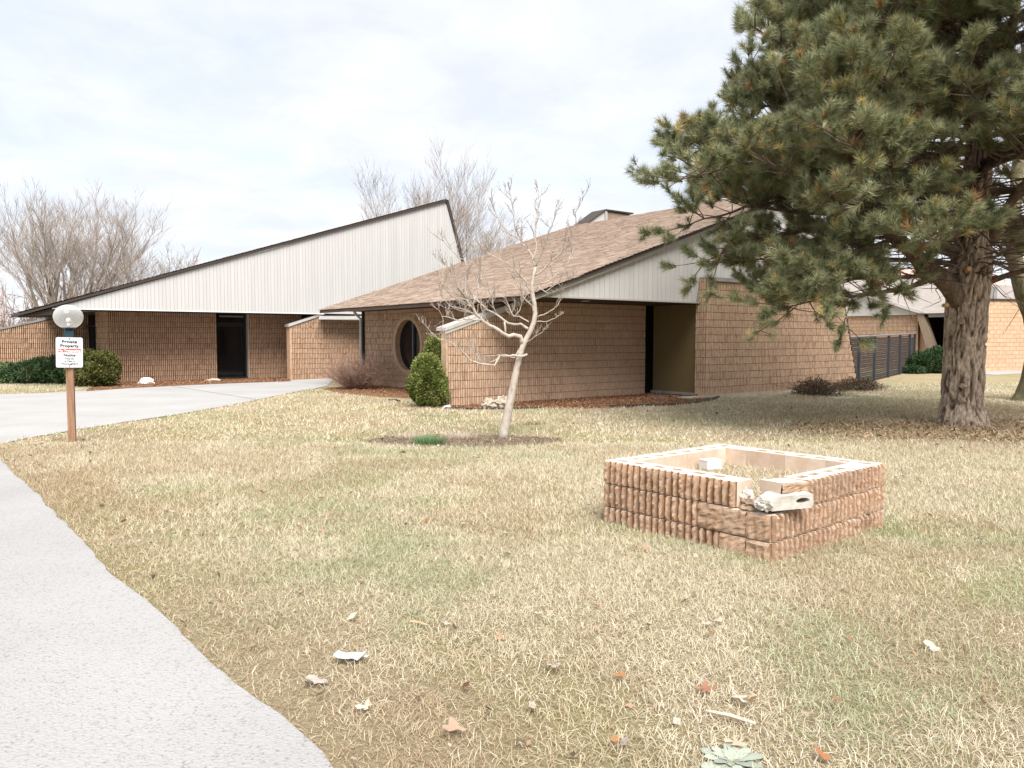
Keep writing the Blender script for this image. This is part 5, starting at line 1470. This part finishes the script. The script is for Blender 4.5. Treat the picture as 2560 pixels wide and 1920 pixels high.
# explicit limbs seen in the photograph
def limb_px(pts, r0, r1, fol, dens=1.0, n=8):
    P = [AT(x, y, Y) - PB for x, y, Y in pts]
    L = sum((b_ - a_).length for a_, b_ in zip(P, P[1:]))
    P = resample(P, .25); m_ = len(P)
    P = [P[0]] + [p + Vector((pr.gauss(0, .015), pr.gauss(0, .015), pr.gauss(0, .015))) for p in P[1:]]
    limbs.tube(P, [r0 + (r1 - r0) * i / (m_ - 1) for i in range(m_)], 9, cap=False)
    for i in range(1, m_):
        t = i / (m_ - 1)
        ax = (P[i] - P[i-1]).normalized()
        for _ in range(max(1, int(1.4 * dens))):
            bd = (ax * .6 + Vector((pr.gauss(0, .7), pr.gauss(0, .7), pr.gauss(.15, .4)))).normalized()
            bl = pr.uniform(.35, .95)
            c = P[i].copy(); q = [c.copy()]; dd = bd
            for m2 in range(3):
                dd = (dd + Vector((pr.gauss(0, .15), pr.gauss(0, .15), .06))).normalized(); c = c + dd * bl / 3; q.append(c.copy())
            if t < fol: dead.tube(q, [.011, .008, .006, .003], 3, cap=False)
            else:
                limbs.tube(q, [.012, .010, .008, .006], 3, cap=False); twig_end(q[-1], dd)
                if pr.random() < .6: twig_end(q[2], dd)
    if fol < 1: twig_end(P[-1], ax)
limb_px([(2436,810,14.75),(2405,760,14.62),(2372,716,14.48),(2300,650,14.2),(2235,590,13.9),(2190,545,13.6),(2130,480,13.1),(2050,390,12.6),(1980,300,12.2)], .19, .035, .45, 1.6)
limb_px([(2395,625,14.6),(2360,612,14.4),(2300,580,14.0),(2240,560,13.5),(2160,540,13.0),(2080,520,12.7)], .085, .02, .6)
limb_px([(2440,640,14.7),(2480,590,14.5),(2510,530,14.3),(2550,470,14.0),(2620,400,13.6)], .12, .03, .6)
limb_px([(2460,710,14.7),(2520,690,14.4),(2590,670,14.0),(2700,640,13.6)], .06, .02, .8)
limb_px([(2390,690,14.6),(2330,700,14.2),(2250,725,13.7),(2170,735,13.3),(2090,740,13.0),(2020,755,12.8),(1975,770,12.7)], .055, .012, .5, 3.4)
limb_px([(2390,700,14.6),(2300,690,13.9),(2200,690,13.3),(2110,700,12.9),(2050,720,12.6),(2010,745,12.5)], .05, .012, .5, 4)
limb_px([(2385,660,14.6),(2300,650,14.9),(2200,645,15.1),(2080,640,15.0),(1960,650,14.7),(1880,655,14.4)], .055, .012, .45, 2.2)
limb_px([(2390,640,14.6),(2280,610,14.0),(2160,620,13.2),(2060,660,12.7),(1990,690,12.5)], .05, .012, .45, 3)
limb_px([(2390,600,14.6),(2250,560,14.6),(2100,560,14.4),(1950,585,14.1),(1830,620,13.8),(1770,650,13.7)], .06, .012, .42, 2.6)
limb_px([(2390,560,14.6),(2230,500,14.8),(2050,480,14.6),(1900,510,14.3),(1720,560,14.0)], .06, .012, .35, 2.4)
limb_px([(2400,520,14.6),(2200,440,14.2),(2000,400,13.7),(1850,410,13.4),(1700,450,13.2)], .06, .012, .35, 2.4)
limb_px([(2400,480,14.6),(2150,400,14.8),(1950,360,14.6),(1790,370,14.4),(1690,395,14.3)], .06, .012, .35, 1.6)
limb_px([(2400,500,14.5),(2300,480,13.2),(2220,470,12.2),(2150,480,11.4)], .05, .012, .45, 1.6)
limb_px([(2400,590,14.6),(2330,560,15.2),(2240,590,15.6),(2130,600,15.8),(2020,610,15.8)], .05, .012, .4, 1.8)
# crowded bare twigs under the crown
for k in range(150):
    z = pr.uniform(2.7, 4.6); az = pr.uniform(0, 2 * math.pi); L = pr.uniform(1.0, 3.4)
    p = taxis(z) + Vector((math.cos(az), math.sin(az), 0)) * .2
    d = Vector((math.cos(az), math.sin(az), pr.uniform(-.15, .25))); q = [p]; c = p.copy()
    for m_ in range(6):
        d = (d + Vector((pr.gauss(0, .14), pr.gauss(0, .14), pr.gauss(0, .1)))).normalized(); c = c + d * L / 6; q.append(c.copy())
    dead.tube(q, [.018, .014, .011, .009, .006, .004, .003], 3, cap=False)
    for _ in range(6):
        m_ = pr.randint(2, 6); e_ = (d + Vector((pr.gauss(0, .9), pr.gauss(0, .9), pr.gauss(-.1, .6)))).normalized()
        e1 = q[m_] + e_ * pr.uniform(.2, .6); dead.tube([q[m_], e1], [.006, .002], 3, cap=False)
limbs.build('limbs', bark_mat('limb_bark', [(0.3, (0.06, 0.042, 0.032)), (0.5, (0.15, 0.11, 0.082)), (0.75, (0.27, 0.21, 0.165))]), pine, smooth=True)
dead.build('dead_twigs', M['deadtwig'], pine)
# needles
def needles(tf, per, seed):
    r = np.random.default_rng(seed)
    P = np.array([tuple(t[0]) for t in tf]); D = np.array([tuple(t[1]) for t in tf]); S = np.array([t[2] for t in tf])
    n = len(tf); idx = np.repeat(np.arange(n), per); N = len(idx)
    d = D[idx]; s_ = S[idx]
    perp = r.normal(size=(N, 3)); perp -= d * (perp * d).sum(1)[:, None]; perp /= np.linalg.norm(perp, axis=1)[:, None]
    th = r.uniform(.25, 1.25, N)                                   # angle away from the twig
    nd = d * np.cos(th)[:, None] + perp * np.sin(th)[:, None]
    base = P[idx] - d * (r.uniform(0, .13, N) * s_)[:, None]
    L = r.uniform(.115, .185, N) * s_
    tipp = base + nd * L[:, None]; tipp[:, 2] -= L * .10 * r.uniform(0, 1, N)
    w = np.cross(nd, r.normal(size=(N, 3))); w /= np.linalg.norm(w, axis=1)[:, None] + 1e-9
    hw = r.uniform(.0028, .0046, N)
    V = np.stack([base - w * hw[:, None], base + w * hw[:, None], tipp], 1).reshape(-1, 3)
    tone = np.clip(r.normal(.5, .28, n), 0, 1); dead_ = r.uniform(0, 1, n)
    c0 = np.array([.10, .12, .06]); c1 = np.array([.225, .245, .125]); c2 = np.array([.38, .385, .235])
    tt = np.clip(tone[idx] + r.normal(0, .12, N), 0, 1)[:, None]
    C = np.where(tt < .5, c0 + (c1 - c0) * tt * 2, c1 + (c2 - c1) * (tt - .5) * 2)
    yel = (dead_[idx] < .12)[:, None]; brn = (dead_[idx] < .022)[:, None]
    C = np.where(yel, C * np.array([1.5, 1.2, .9]), C); C = np.where(brn, np.array([.36, .19, .08]) * (.7 + .6 * tt), C)
    Cv = np.repeat(C, 3, 0); Cv[2::3] *= 1.18
    return V, np.arange(len(V)).reshape(-1, 3), Cv
print('TUFTS', len(tufts))
per = 70
V, F, C = needles(tufts, per, 3)
link_mesh('needle_crown', np_mesh('needle_crown', V, F, M['needle'], C), pine)
# cones
mcone = noisy('pine_cone', [(0.3, (0.30, 0.20, 0.12)), (0.7, (0.46, 0.34, 0.22))], scale=30)
cone = MB().tube([(0, 0, 0), (0, 0, .012), (0, 0, .03), (0, 0, .05), (0, 0, .068)], [.006, .022, .026, .018, .004], 8).mesh('cone', mcone, True)
near = sorted([t for t in tufts if t[0].y < -1.0], key=lambda t: t[0].y)
for k in range(46):
    t = near[pr.randrange(min(len(near), 900))]
    link_mesh('cone', cone, pine, t[0] + Vector((pr.gauss(0, .03), pr.gauss(-.05, .02), pr.gauss(0, .03))), (pr.uniform(0, 6), pr.uniform(0, 6), 0))

# second trunk at the right edge
sb_ = G(2580, 1003)
e = empty('leaning_tree', (sb_.x, sb_.y, 0)); tag(e, 'bent mossy grey tree trunk standing behind the pine', 'tree')
def q2(px, py): v = AT(px, py, sb_.y) - Vector((sb_.x, sb_.y, 0)); return (v.x, 0, v.z)
ax2 = [(0.0, 0, -.05), q2(2585, 985), q2(2590, 950), q2(2596, 900), q2(2602, 850), q2(2590, 790), q2(2566, 740), q2(2548, 690), q2(2536, 640), q2(2532, 580), q2(2540, 480), q2(2550, 330), q2(2560, 120)]
V, F = bark_trunk(ax2, [.52, .42, .34, .30, .30, .30, .26, .21, .18, .17, .15, .12, .06], n=40, per=.08, seed=7, plate=.012)
link_mesh('trunk', np_mesh('trunk', V, F, bark_mat('mossy_bark', [(0.3, (0.09, 0.08, 0.045)), (0.55, (0.21, 0.185, 0.115)), (0.75, (0.32, 0.28, 0.20))], zs=.5, sc=7, bump=.6), smooth=True), e)
mb = MB(); r_ = random.Random(4)
for k in range(24):
    z0_ = r_.uniform(3, 8); an = r_.uniform(0, 6.28)
    c = Vector((-.3, 0, z0_)); d = Vector((math.cos(an), math.sin(an), .5)); q = [c.copy()]
    for m_ in range(6): d = (d + Vector((r_.gauss(0, .2), r_.gauss(0, .2), .08))).normalized(); c = c + d * .5; q.append(c.copy())
    mb.tube(q, [.05, .04, .03, .022, .016, .01, .005], 5, cap=False)
    for _ in range(7):
        m_ = r_.randint(2, 6); d2 = (d + Vector((r_.gauss(0, .9), r_.gauss(0, .9), r_.gauss(.2, .5)))).normalized(); mb.tube([q[m_], q[m_] + d2 * .5, q[m_] + d2 * 1.0 + Vector((0, 0, .1))], [.012, .008, .003], 3, cap=False)
mb.build('branches', M['greybark'], e)

# ================================================================== GRASS
def lawn_ok(x, y):
    ok = ~inpoly(x, y, path_poly) & ~inpoly(x, y, drive_poly)
    lx = np.cos(PR) * (x - PN.x) + np.sin(PR) * (y - PN.y); ly = -np.sin(PR) * (x - PN.x) + np.cos(PR) * (y - PN.y)
    ok &= ~((lx > -.02) & (lx < SA + .02) & (ly > -.02) & (ly < SB + .02))
    a = ca * x + sa * y; b = -sa * x + ca * y
    ok &= ~((b > 13.7) & (a > 16.8) & (a < 24.6)) & ~((b > 15.7) & (a > 9.9) & (a < 24)) & ~((b > 31.5) & (a > 5.3)) & ~((b > 29.9) & (a > 11.6) & (a < 15)) & ~((a > 12.45) & (b > 15.7) & (b < 31))
    return ok
GP = np.array([[.64, .57, .41], [.71, .66, .53], [.56, .465, .315], [.34, .37, .20], [.48, .485, .315], [.43, .315, .215]])
def blades(n, y0, y1, L0, L1, w0, w1, seg2, seed, extra=1.2):
    r = np.random.default_rng(seed)
    y = np.sqrt(r.uniform(y0 * y0, y1 * y1, n)); x = r.uniform(-1, 1, n) * (y * .66 + extra)
    ok = lawn_ok(x, y)
    beds = np.zeros(len(x), bool)
    for bd in (bed_front, bed_oval, bed_left): beds |= inpoly(x, y, bd)
    bm_ = inpoly(x, y, bed_mag); bp_ = inpoly(x, y, bed_pine)
    ok &= ~beds & ~(bm_ & (r.uniform(0, 1, n) < .93)) & ~(bp_ & (r.uniform(0, 1, n) < .3))
    edge = polydist(x, y, path_edge)
    ok &= ~((edge < .55) & (r.uniform(0, 1, n) < .45 * (1 - edge / .55)))
    bare = fbm(x * .9 + 30, y * .9 + 30, 5)
    ok &= ~((bare < .36) & (r.uniform(0, 1, n) < .35))
    x, y, edge, bm_, bp_ = x[ok], y[ok], edge[ok], bm_[ok], bp_[ok]; n = len(x)
    clump = fbm(x * 5, y * 5, 8); big = fbm(x * .55 + 11, y * .55 + 4, 21, 4); med = fbm(x * 2.1 + 5, y * 2.1, 33)
    # colour
    lx = np.cos(PR) * (x - PN.x) + np.sin(PR) * (y - PN.y); ly = -np.sin(PR) * (x - PN.x) + np.cos(PR) * (y - PN.y)
    dpl = np.hypot(np.maximum(np.maximum(-lx, lx - SA), 0), np.maximum(np.maximum(-ly, ly - SB), 0))
    green = np.clip((big - .50) * 3.2 + (med - .5) * 1.5, 0, .75) + np.clip(.75 - dpl * 1.7, 0, .7)
    brown = np.clip(1.0 - edge / 1.1, 0, 1) * .75 + np.clip(1.25 - np.hypot((x - 8.6) / 4.6, (y - 15.0) / 4.2), 0, .8) + bm_ * .5 + np.clip((fbm(x * .8 + 60, y * .8 + 9, 44) - .56) * 4, 0, .5)
    # brown wedge beside the near path
    u = r.uniform(0, 1, n)
    k = np.where(u < .50, 0, np.where(u < .80, 1, 2))
    u2 = r.uniform(0, 1, n); k = np.where(u2 < green, np.where(r.uniform(0, 1, n) < .45, 3, 4), k)
    u3 = r.uniform(0, 1, n); k = np.where(u3 < brown, np.where(r.uniform(0, 1, n) < .5, 2, 5), k)
    C = GP[k] * r.uniform(.78, 1.15, n)[:, None]
    az = r.uniform(0, 2 * np.pi, n); tilt = np.clip(r.normal(.95, .33, n), .15, 1.5)
    L = r.uniform(L0, L1, n) * (.65 + .7 * clump); w = r.uniform(w0, w1, n)
    d = np.stack([np.cos(az) * np.sin(tilt), np.sin(az) * np.sin(tilt), np.cos(tilt)], 1)
    side = np.stack([-np.sin(az), np.cos(az), np.zeros(n)], 1)
    rl = r.uniform(-.9, .9, n); side[:, 2] = rl * .5
    p = np.stack([x, y, r.uniform(.0, .012, n)], 1)
    if seg2:
        mid = p + d * (L * .5)[:, None]
        d2 = d.copy(); d2[:, 2] -= .45; d2[:, :2] += r.normal(0, .25, (n, 2)); d2 /= np.linalg.norm(d2, axis=1)[:, None]
        tipp = mid + d2 * (L * .5)[:, None]; tipp[:, 2] = np.maximum(tipp[:, 2], .006)
        V = np.stack([p - side * w[:, None], p + side * w[:, None], mid + side * (w * .8)[:, None], mid - side * (w * .8)[:, None], tipp], 1).reshape(-1, 3)
        b = np.arange(n) * 5
        F = np.concatenate([np.stack([b, b+1, b+2], 1), np.stack([b, b+2, b+3], 1), np.stack([b+3, b+2, b+4], 1)])
        return V, F, np.repeat(C, 5, 0)
    tipp = p + d * L[:, None]
    V = np.stack([p - side * w[:, None], p + side * w[:, None], tipp], 1).reshape(-1, 3)
    return V, np.arange(len(V)).reshape(-1, 3), np.repeat(C, 3, 0)
parts_ = [blades(310000, 1.6, 6.2, .03, .075, .0010, .0019, True, 1, 2.4),
          blades(360000, 6.0, 12.0, .04, .08, .0019, .0036, False, 2, 2.4),
          blades(230000, 11.5, 28.0, .05, .095, .0045, .009, False, 3, 2.5)]
off = 0; Vs, Fs, Cs = [], [], []
for V, F, C in parts_: Vs.append(V); Fs.append(F + off); Cs.append(C); off += len(V)
tag(link_mesh('grass', np_mesh('grass', np.concatenate(Vs), np.concatenate(Fs), M['grass'], np.concatenate(Cs))), 'dry straw coloured lawn grass with green patches', kind='stuff')
# dead grass inside the planter
r = np.random.default_rng(5); n = 2600
lx = r.uniform(TH + .02, SA - TH - .02, n); ly = r.uniform(TH + .02, SB - TH - .02, n)
P_ = np.array([tuple(on_planter(a_, b_, .388)) for a_, b_ in zip(lx, ly)])
az = r.uniform(0, 6.28, n); tl = np.clip(r.normal(1.1, .3, n), .2, 1.5); L = r.uniform(.04, .11, n)
d = np.stack([np.cos(az) * np.sin(tl), np.sin(az) * np.sin(tl), np.cos(tl)], 1); sd_ = np.stack([-np.sin(az), np.cos(az), 0 * az], 1) * .003
V = np.stack([P_ - sd_, P_ + sd_, P_ + d * L[:, None]], 1).reshape(-1, 3)
C = np.repeat(GP[r.integers(0, 3, n)], 3, 0)
tag(link_mesh('dead_grass', np_mesh('dead_grass', V, np.arange(len(V)).reshape(-1, 3), M['grass'], C)), 'dead straw grass filling the block planter', kind='stuff')
# mulch chips
def chips(poly, n, size, cols, seed, z=.02):
    r = np.random.default_rng(seed); xs = [p[0] for p in poly]; ys = [p[1] for p in poly]
    x = r.uniform(min(xs), max(xs), n); y = r.uniform(min(ys), max(ys), n); ok = inpoly(x, y, poly); x, y = x[ok], y[ok]; n = len(x)
    az = r.uniform(0, 6.28, n); L = r.uniform(.4, 1.3, n) * size; w = L * r.uniform(.06, .3, n); el = r.normal(0, .35, n)
    d = np.stack([np.cos(az) * np.cos(el), np.sin(az) * np.cos(el), np.sin(el)], 1) * (L / 2)[:, None]
    s_ = np.stack([-np.sin(az), np.cos(az), r.normal(0, .4, n)], 1) * (w / 2)[:, None]
    c = np.stack([x, y, np.full(n, z) + np.abs(d[:, 2])], 1)
    V = np.stack([c - d - s_, c + d - s_, c + d + s_, c - d + s_], 1).reshape(-1, 3)
    C = np.repeat(np.array(cols)[r.integers(0, len(cols), n)] * r.uniform(.7, 1.2, n)[:, None], 4, 0)
    return V, np.arange(len(V)).reshape(-1, 4), C
MC = [(.16, .075, .04), (.28, .15, .085), (.40, .25, .155), (.22, .11, .06)]
Vs, Fs, Cs = [], [], []; off = 0
for poly, n, sz, cols_, sd2 in ((bed_front, 40000, .05, MC, 1), (bed_left, 40000, .055, MC, 2), (bed_oval, 20000, .05, MC, 3), (bed_mag, 6000, .035, [(.24, .18, .13), (.36, .28, .20), (.15, .11, .08)], 4), (bed_pine, 9000, .08, [(.30, .19, .11), (.40, .28, .17), (.48, .36, .23)], 5)):
    V, F, C = chips(poly, n, sz, cols_, sd2); Vs.append(V); Fs.append(F + off); Cs.append(C); off += len(V)
tag(link_mesh('mulch_chips', np_mesh('mulch_chips', np.concatenate(Vs), np.concatenate(Fs), M['chip'], np.concatenate(Cs))), 'brown wood chips and needles strewn over the planting beds', kind='stuff')
# tufts in the ring under the small tree
def tuft(name, label, p, n, h, spread, cols, seed, w=.004):
    r = np.random.default_rng(seed); az = r.uniform(0, 6.28, n); q = r.uniform(0, 1, n) ** .5
    b_ = np.stack([np.cos(az) * q * spread, np.sin(az) * q * spread * .5, 0 * az], 1)
    tl = np.clip(q * .7 + r.normal(0, .15, n), 0, 1.3); az2 = az + r.normal(0, .4, n); L = h * r.uniform(.6, 1.15, n)
    d = np.stack([np.cos(az2) * np.sin(tl), np.sin(az2) * np.sin(tl), np.cos(tl)], 1); s_ = np.stack([-np.sin(az2), np.cos(az2), 0 * az], 1) * w
    V = np.stack([b_ - s_, b_ + s_, b_ + d * L[:, None]], 1).reshape(-1, 3)
    C = np.repeat(np.array(cols)[r.integers(0, len(cols), n)] * r.uniform(.8, 1.2, n)[:, None], 3, 0)
    return tag(link_mesh(name, np_mesh(name, V, np.arange(len(V)).reshape(-1, 3), M['grass'], C), None, p), label, 'grass tuft')
tuft('grass_tuft', 'bright green grass tuft in the bed under the small bare tree', G(1072, 1112), 700, .17, .24, [(.10, .24, .09), (.18, .32, .14), (.28, .38, .2)], 1)
tuft('grass_tuft', 'pale dried ornamental tuft left of the green tuft under the bare tree', G(1032, 1098), 420, .12, .24, [(.55, .44, .36), (.66, .56, .47)], 2)
tuft('grass_tuft', 'pale dried ornamental tuft between the green tuft and the small trunk', G(1150, 1098), 520, .12, .30, [(.55, .44, .36), (.66, .56, .47)], 3)
tuft('grass_tuft', 'brown dried clump lying on the lawn right of the small tree', G(1335, 1062), 120, .10, .2, [(.24, .16, .09), (.40, .29, .17)], 4)

# ================================================================== FALLEN LEAVES AND LITTER
def leaf_mesh(lobes, seed, curl):
    r = random.Random(seed); n = 5 * lobes if lobes else 12
    pts = []
    for k in range(n):
        a = 2 * math.pi * k / n
        rad = 1.0
        if lobes: rad = .66 + .34 * math.cos(lobes * a) + r.uniform(-.12, .12); rad *= (1 + .25 * math.cos(a))
        else: rad = .62 + .28 * math.cos(2 * a) + r.uniform(-.16, .16)
        x, y = rad * math.cos(a), rad * math.sin(a)
        pts.append((x, y, curl * (x * x * .5 + .6 * y * y) + r.uniform(-.14, .14)))
    V = [(0, 0, .02)] + pts; F = [(0, 1 + k, 1 + (k + 1) % n) for k in range(n)]
    # stalk
    b = len(V); V += [(-1.0, .02, .1), (-1.0, -.02, .1), (-1.45, 0, .25)]; F.append((b, b + 1, b + 2))
    return V, F
def fallen_leaf(px, py, size, colr, label, lobes, seed, group=None, curl=.25):
    V, F = leaf_mesh(lobes, seed, curl); r = random.Random(seed)
    me = np_mesh('fallen_leaf', np.array(V) * size * .85, np.array(F), M['dryleaf'], np.array([colr] * len(V)) * np.array([r.uniform(.8, 1.15) for _ in V])[:, None])
    p = G(px, py); o = link_mesh('fallen_leaf', me, None, (p.x, p.y, .035), (r.uniform(-.25, .25), r.uniform(-.25, .25), r.uniform(0, 6.28)))
    tag(o, label, 'leaf', group)
PALE, TAN, RUST, ORNG, GREY = (.54, .46, .385), (.52, .37, .27), (.30, .13, .08), (.36, .18, .09), (.46, .40, .36)
gL = 'fallen leaves on the lawn'
fallen_leaf(1765, 1742, .055, (.36, .18, .12), 'reddish brown lobed leaf standing out on the pale lawn', 5, 1, gL)
fallen_leaf(1556, 1705, .040, ORNG, 'small orange brown crumpled leaf on the lawn', 4, 2, gL, .5)
fallen_leaf(1380, 1682, .060, PALE, 'pale bleached leaf lying near the orange leaf', 4, 3, gL)
fallen_leaf(1137, 1840, .070, (.52, .35, .26), 'large pinkish tan curled leaf on the lawn', 3, 4, gL, .6)
fallen_leaf(2330, 1632, .062, (.60, .49, .40), 'broad beige leaf lying flat right of the planter', 0, 5, gL)
fallen_leaf(1845, 1762, .055, PALE, 'bleached leaf with a dark brown curled tip', 4, 6, gL)
fallen_leaf(1880, 1768, .032, (.25, .13, .06), 'dark brown leaf scrap touching the bleached leaf', 0, 7, gL, .5)
fallen_leaf(1842, 1878, .055, (.62, .47, .35), 'star shaped tan leaf beside the grey rosette weed', 5, 8, gL)
fallen_leaf(790, 1718, .070, GREY, 'large grey weathered leaf near the path edge', 0, 9, gL, .2)
fallen_leaf(1535, 1872, .040, (.42, .22, .10), 'brown curled leaf at the front of the lawn', 0, 10, gL, .6)
fallen_leaf(1562, 1878, .040, (.34, .28, .25), 'grey shrivelled leaf beside the brown curled leaf', 0, 11, gL, .7)
fallen_leaf(918, 1785, .048, (.62, .50, .40), 'cream crumpled leaf near the path edge', 4, 12, gL, .5)
fallen_leaf(1157, 1320, .050, PALE, 'bleached leaf alone in the middle of the lawn', 4, 13, gL)
fallen_leaf(1800, 1565, .040, (.60, .47, .40), 'pinkish leaf scrap on the lawn below the planter', 0, 14, gL)
fallen_leaf(1588, 1378, .040, (.34, .17, .10), 'dark brown leaf in front of the planter left side', 4, 15, gL, .5)
fallen_leaf(2055, 1908, .050, (.42, .17, .08), 'rust brown leaf at the front right of the lawn', 0, 16, gL, .4)
fallen_leaf(1490, 1528, .040, (.44, .20, .11), 'rust coloured leaf among the straw grass', 0, 17, gL, .4)
fallen_leaf(1330, 1786, .045, PALE, 'ragged bleached leaf in a grey grass patch', 0, 18, gL, .3)
fallen_leaf(1115, 1572, .035, PALE, 'small bleached leaf beside a short twig', 4, 19, gL)
fallen_leaf(1345, 1547, .034, (.66, .57, .48), 'cream leaf scrap behind the rust coloured leaf', 0, 20, gL)
# small anonymous litter
def litter():
    r = np.random.default_rng(17); n = 2600
    y = np.sqrt(r.uniform(4.5, 340, n)); x = r.uniform(-1, 1, n) * (y * .66 + 1)
    e = polydist(x, y, path_edge); keep = lawn_ok(x, y) & (r.uniform(0, 1, n) < np.where(e < 1.3, 1.0, .34))
    x, y = x[keep], y[keep]; n = len(x); az = r.uniform(0, 6.28, n); L = r.uniform(.010, .030, n) * (1 + y * .03); w = L * r.uniform(.3, .8, n)
    d = np.stack([np.cos(az), np.sin(az), r.normal(0, .3, n)], 1) * L[:, None]; s_ = np.stack([-np.sin(az), np.cos(az), r.normal(0, .4, n)], 1) * w[:, None]
    c = np.stack([x, y, r.uniform(.02, .045, n)], 1)
    V = np.stack([c - d, c + s_, c + d, c - s_], 1).reshape(-1, 3)
    cc = np.array([(.14, .075, .045), (.30, .16, .09), (.42, .26, .17), (.45, .37, .30), (.50, .43, .36), (.10, .07, .05)])
    return V, np.arange(len(V)).reshape(-1, 4), np.repeat(cc[r.integers(0, 6, n)], 4, 0)
V, F, C = litter()
tag(link_mesh('leaf_litter', np_mesh('leaf_litter', V, F, M['dryleaf'], C)), 'tiny leaf scraps scattered over the lawn', kind='stuff')
# plastic wrapper
p = G(876, 1658)
mb = MB(); n = 7
for j in range(5):
    for i in range(n): mb.v.append(((i / (n - 1) - .5) * .15, (j / 4 - .5) * .085, .02 + .012 * mnoise.noise(Vector((i * .9, j * .9, 3))) + .012 * (i in (0, n - 1))))
for j in range(4):
    for i in range(n - 1): mb.f.append((j*n+i, j*n+i+1, (j+1)*n+i+1, (j+1)*n+i)); mb.m.append(0)
o = mb.build('litter_wrapper', noisy('wrapper_plastic', [(0.35, (0.36, 0.47, 0.45)), (0.5, (0.50, 0.53, 0.53)), (0.7, (0.54, 0.54, 0.49))], scale=14, rough=.35, spec=.5), None, (p.x, p.y, .02), (0, 0, R(-8)), smooth=True)
MB().box(.072, .09, -.006, .006, .018, .022).build('torn_end', M['white_paint'], o)
tag(o, 'crumpled white and pale green plastic wrapper on the lawn', 'litter')
p = G(1048, 1570); tag(MB().tube([p + Vector((-.05, .02, .03)), p + Vector((0, 0, .032)), p + Vector((.05, -.03, .028))], [.007, .008, .005], 6).build('twig', noisy('tan_twig', [(0.3, (.42, .29, .17)), (0.7, (.55, .40, .26))], scale=20)), 'short thick tan twig lying on the lawn', 'twig')
p = G(1825, 1808); tag(MB().tube([p + Vector((-.09, .05, .03)), p + Vector((0, 0, .034)), p + Vector((.09, -.06, .028))], [.006, .009, .007], 6).build('twig', noisy('pale_twig', [(0.3, (.46, .39, .32)), (0.7, (.54, .48, .41))], scale=20)), 'bleached flat stick below the leaf with a dark tip', 'twig')
# grey green rosette weed at the front edge
p = G(1832, 1912); e = empty('rosette_weed', p); tag(e, 'grey green rosette weed growing in the dry lawn', 'weed')
r_ = random.Random(3)
for k in range(26):
    an = k * 2.4 + r_.uniform(-.2, .2); L = .04 + .0042 * k; el = max(.15, 1.0 - k * .035)
    dx_, dy_ = math.cos(an), math.sin(an); w = L * .2
    V = [(0, 0, .012), (dx_*L*.5 - dy_*w, dy_*L*.5 + dx_*w, .012 + L*.3*el), (dx_*L*.5 + dy_*w, dy_*L*.5 - dx_*w, .012 + L*.3*el), (dx_*L*.85 - dy_*w*.8, dy_*L*.85 + dx_*w*.8, .012 + L*.4*el), (dx_*L*.85 + dy_*w*.8, dy_*L*.85 - dx_*w*.8, .012 + L*.4*el), (dx_*L, dy_*L, .012 + L*.38*el)]
    link_mesh('leaf', np_mesh('leaf', np.array(V), np.array([(0, 2, 1), (1, 2, 4), (1, 4, 3), (3, 4, 5)]), M['leaf'], np.array([(.38, .42, .35)] * 6) * r_.uniform(.8, 1.2)), e)
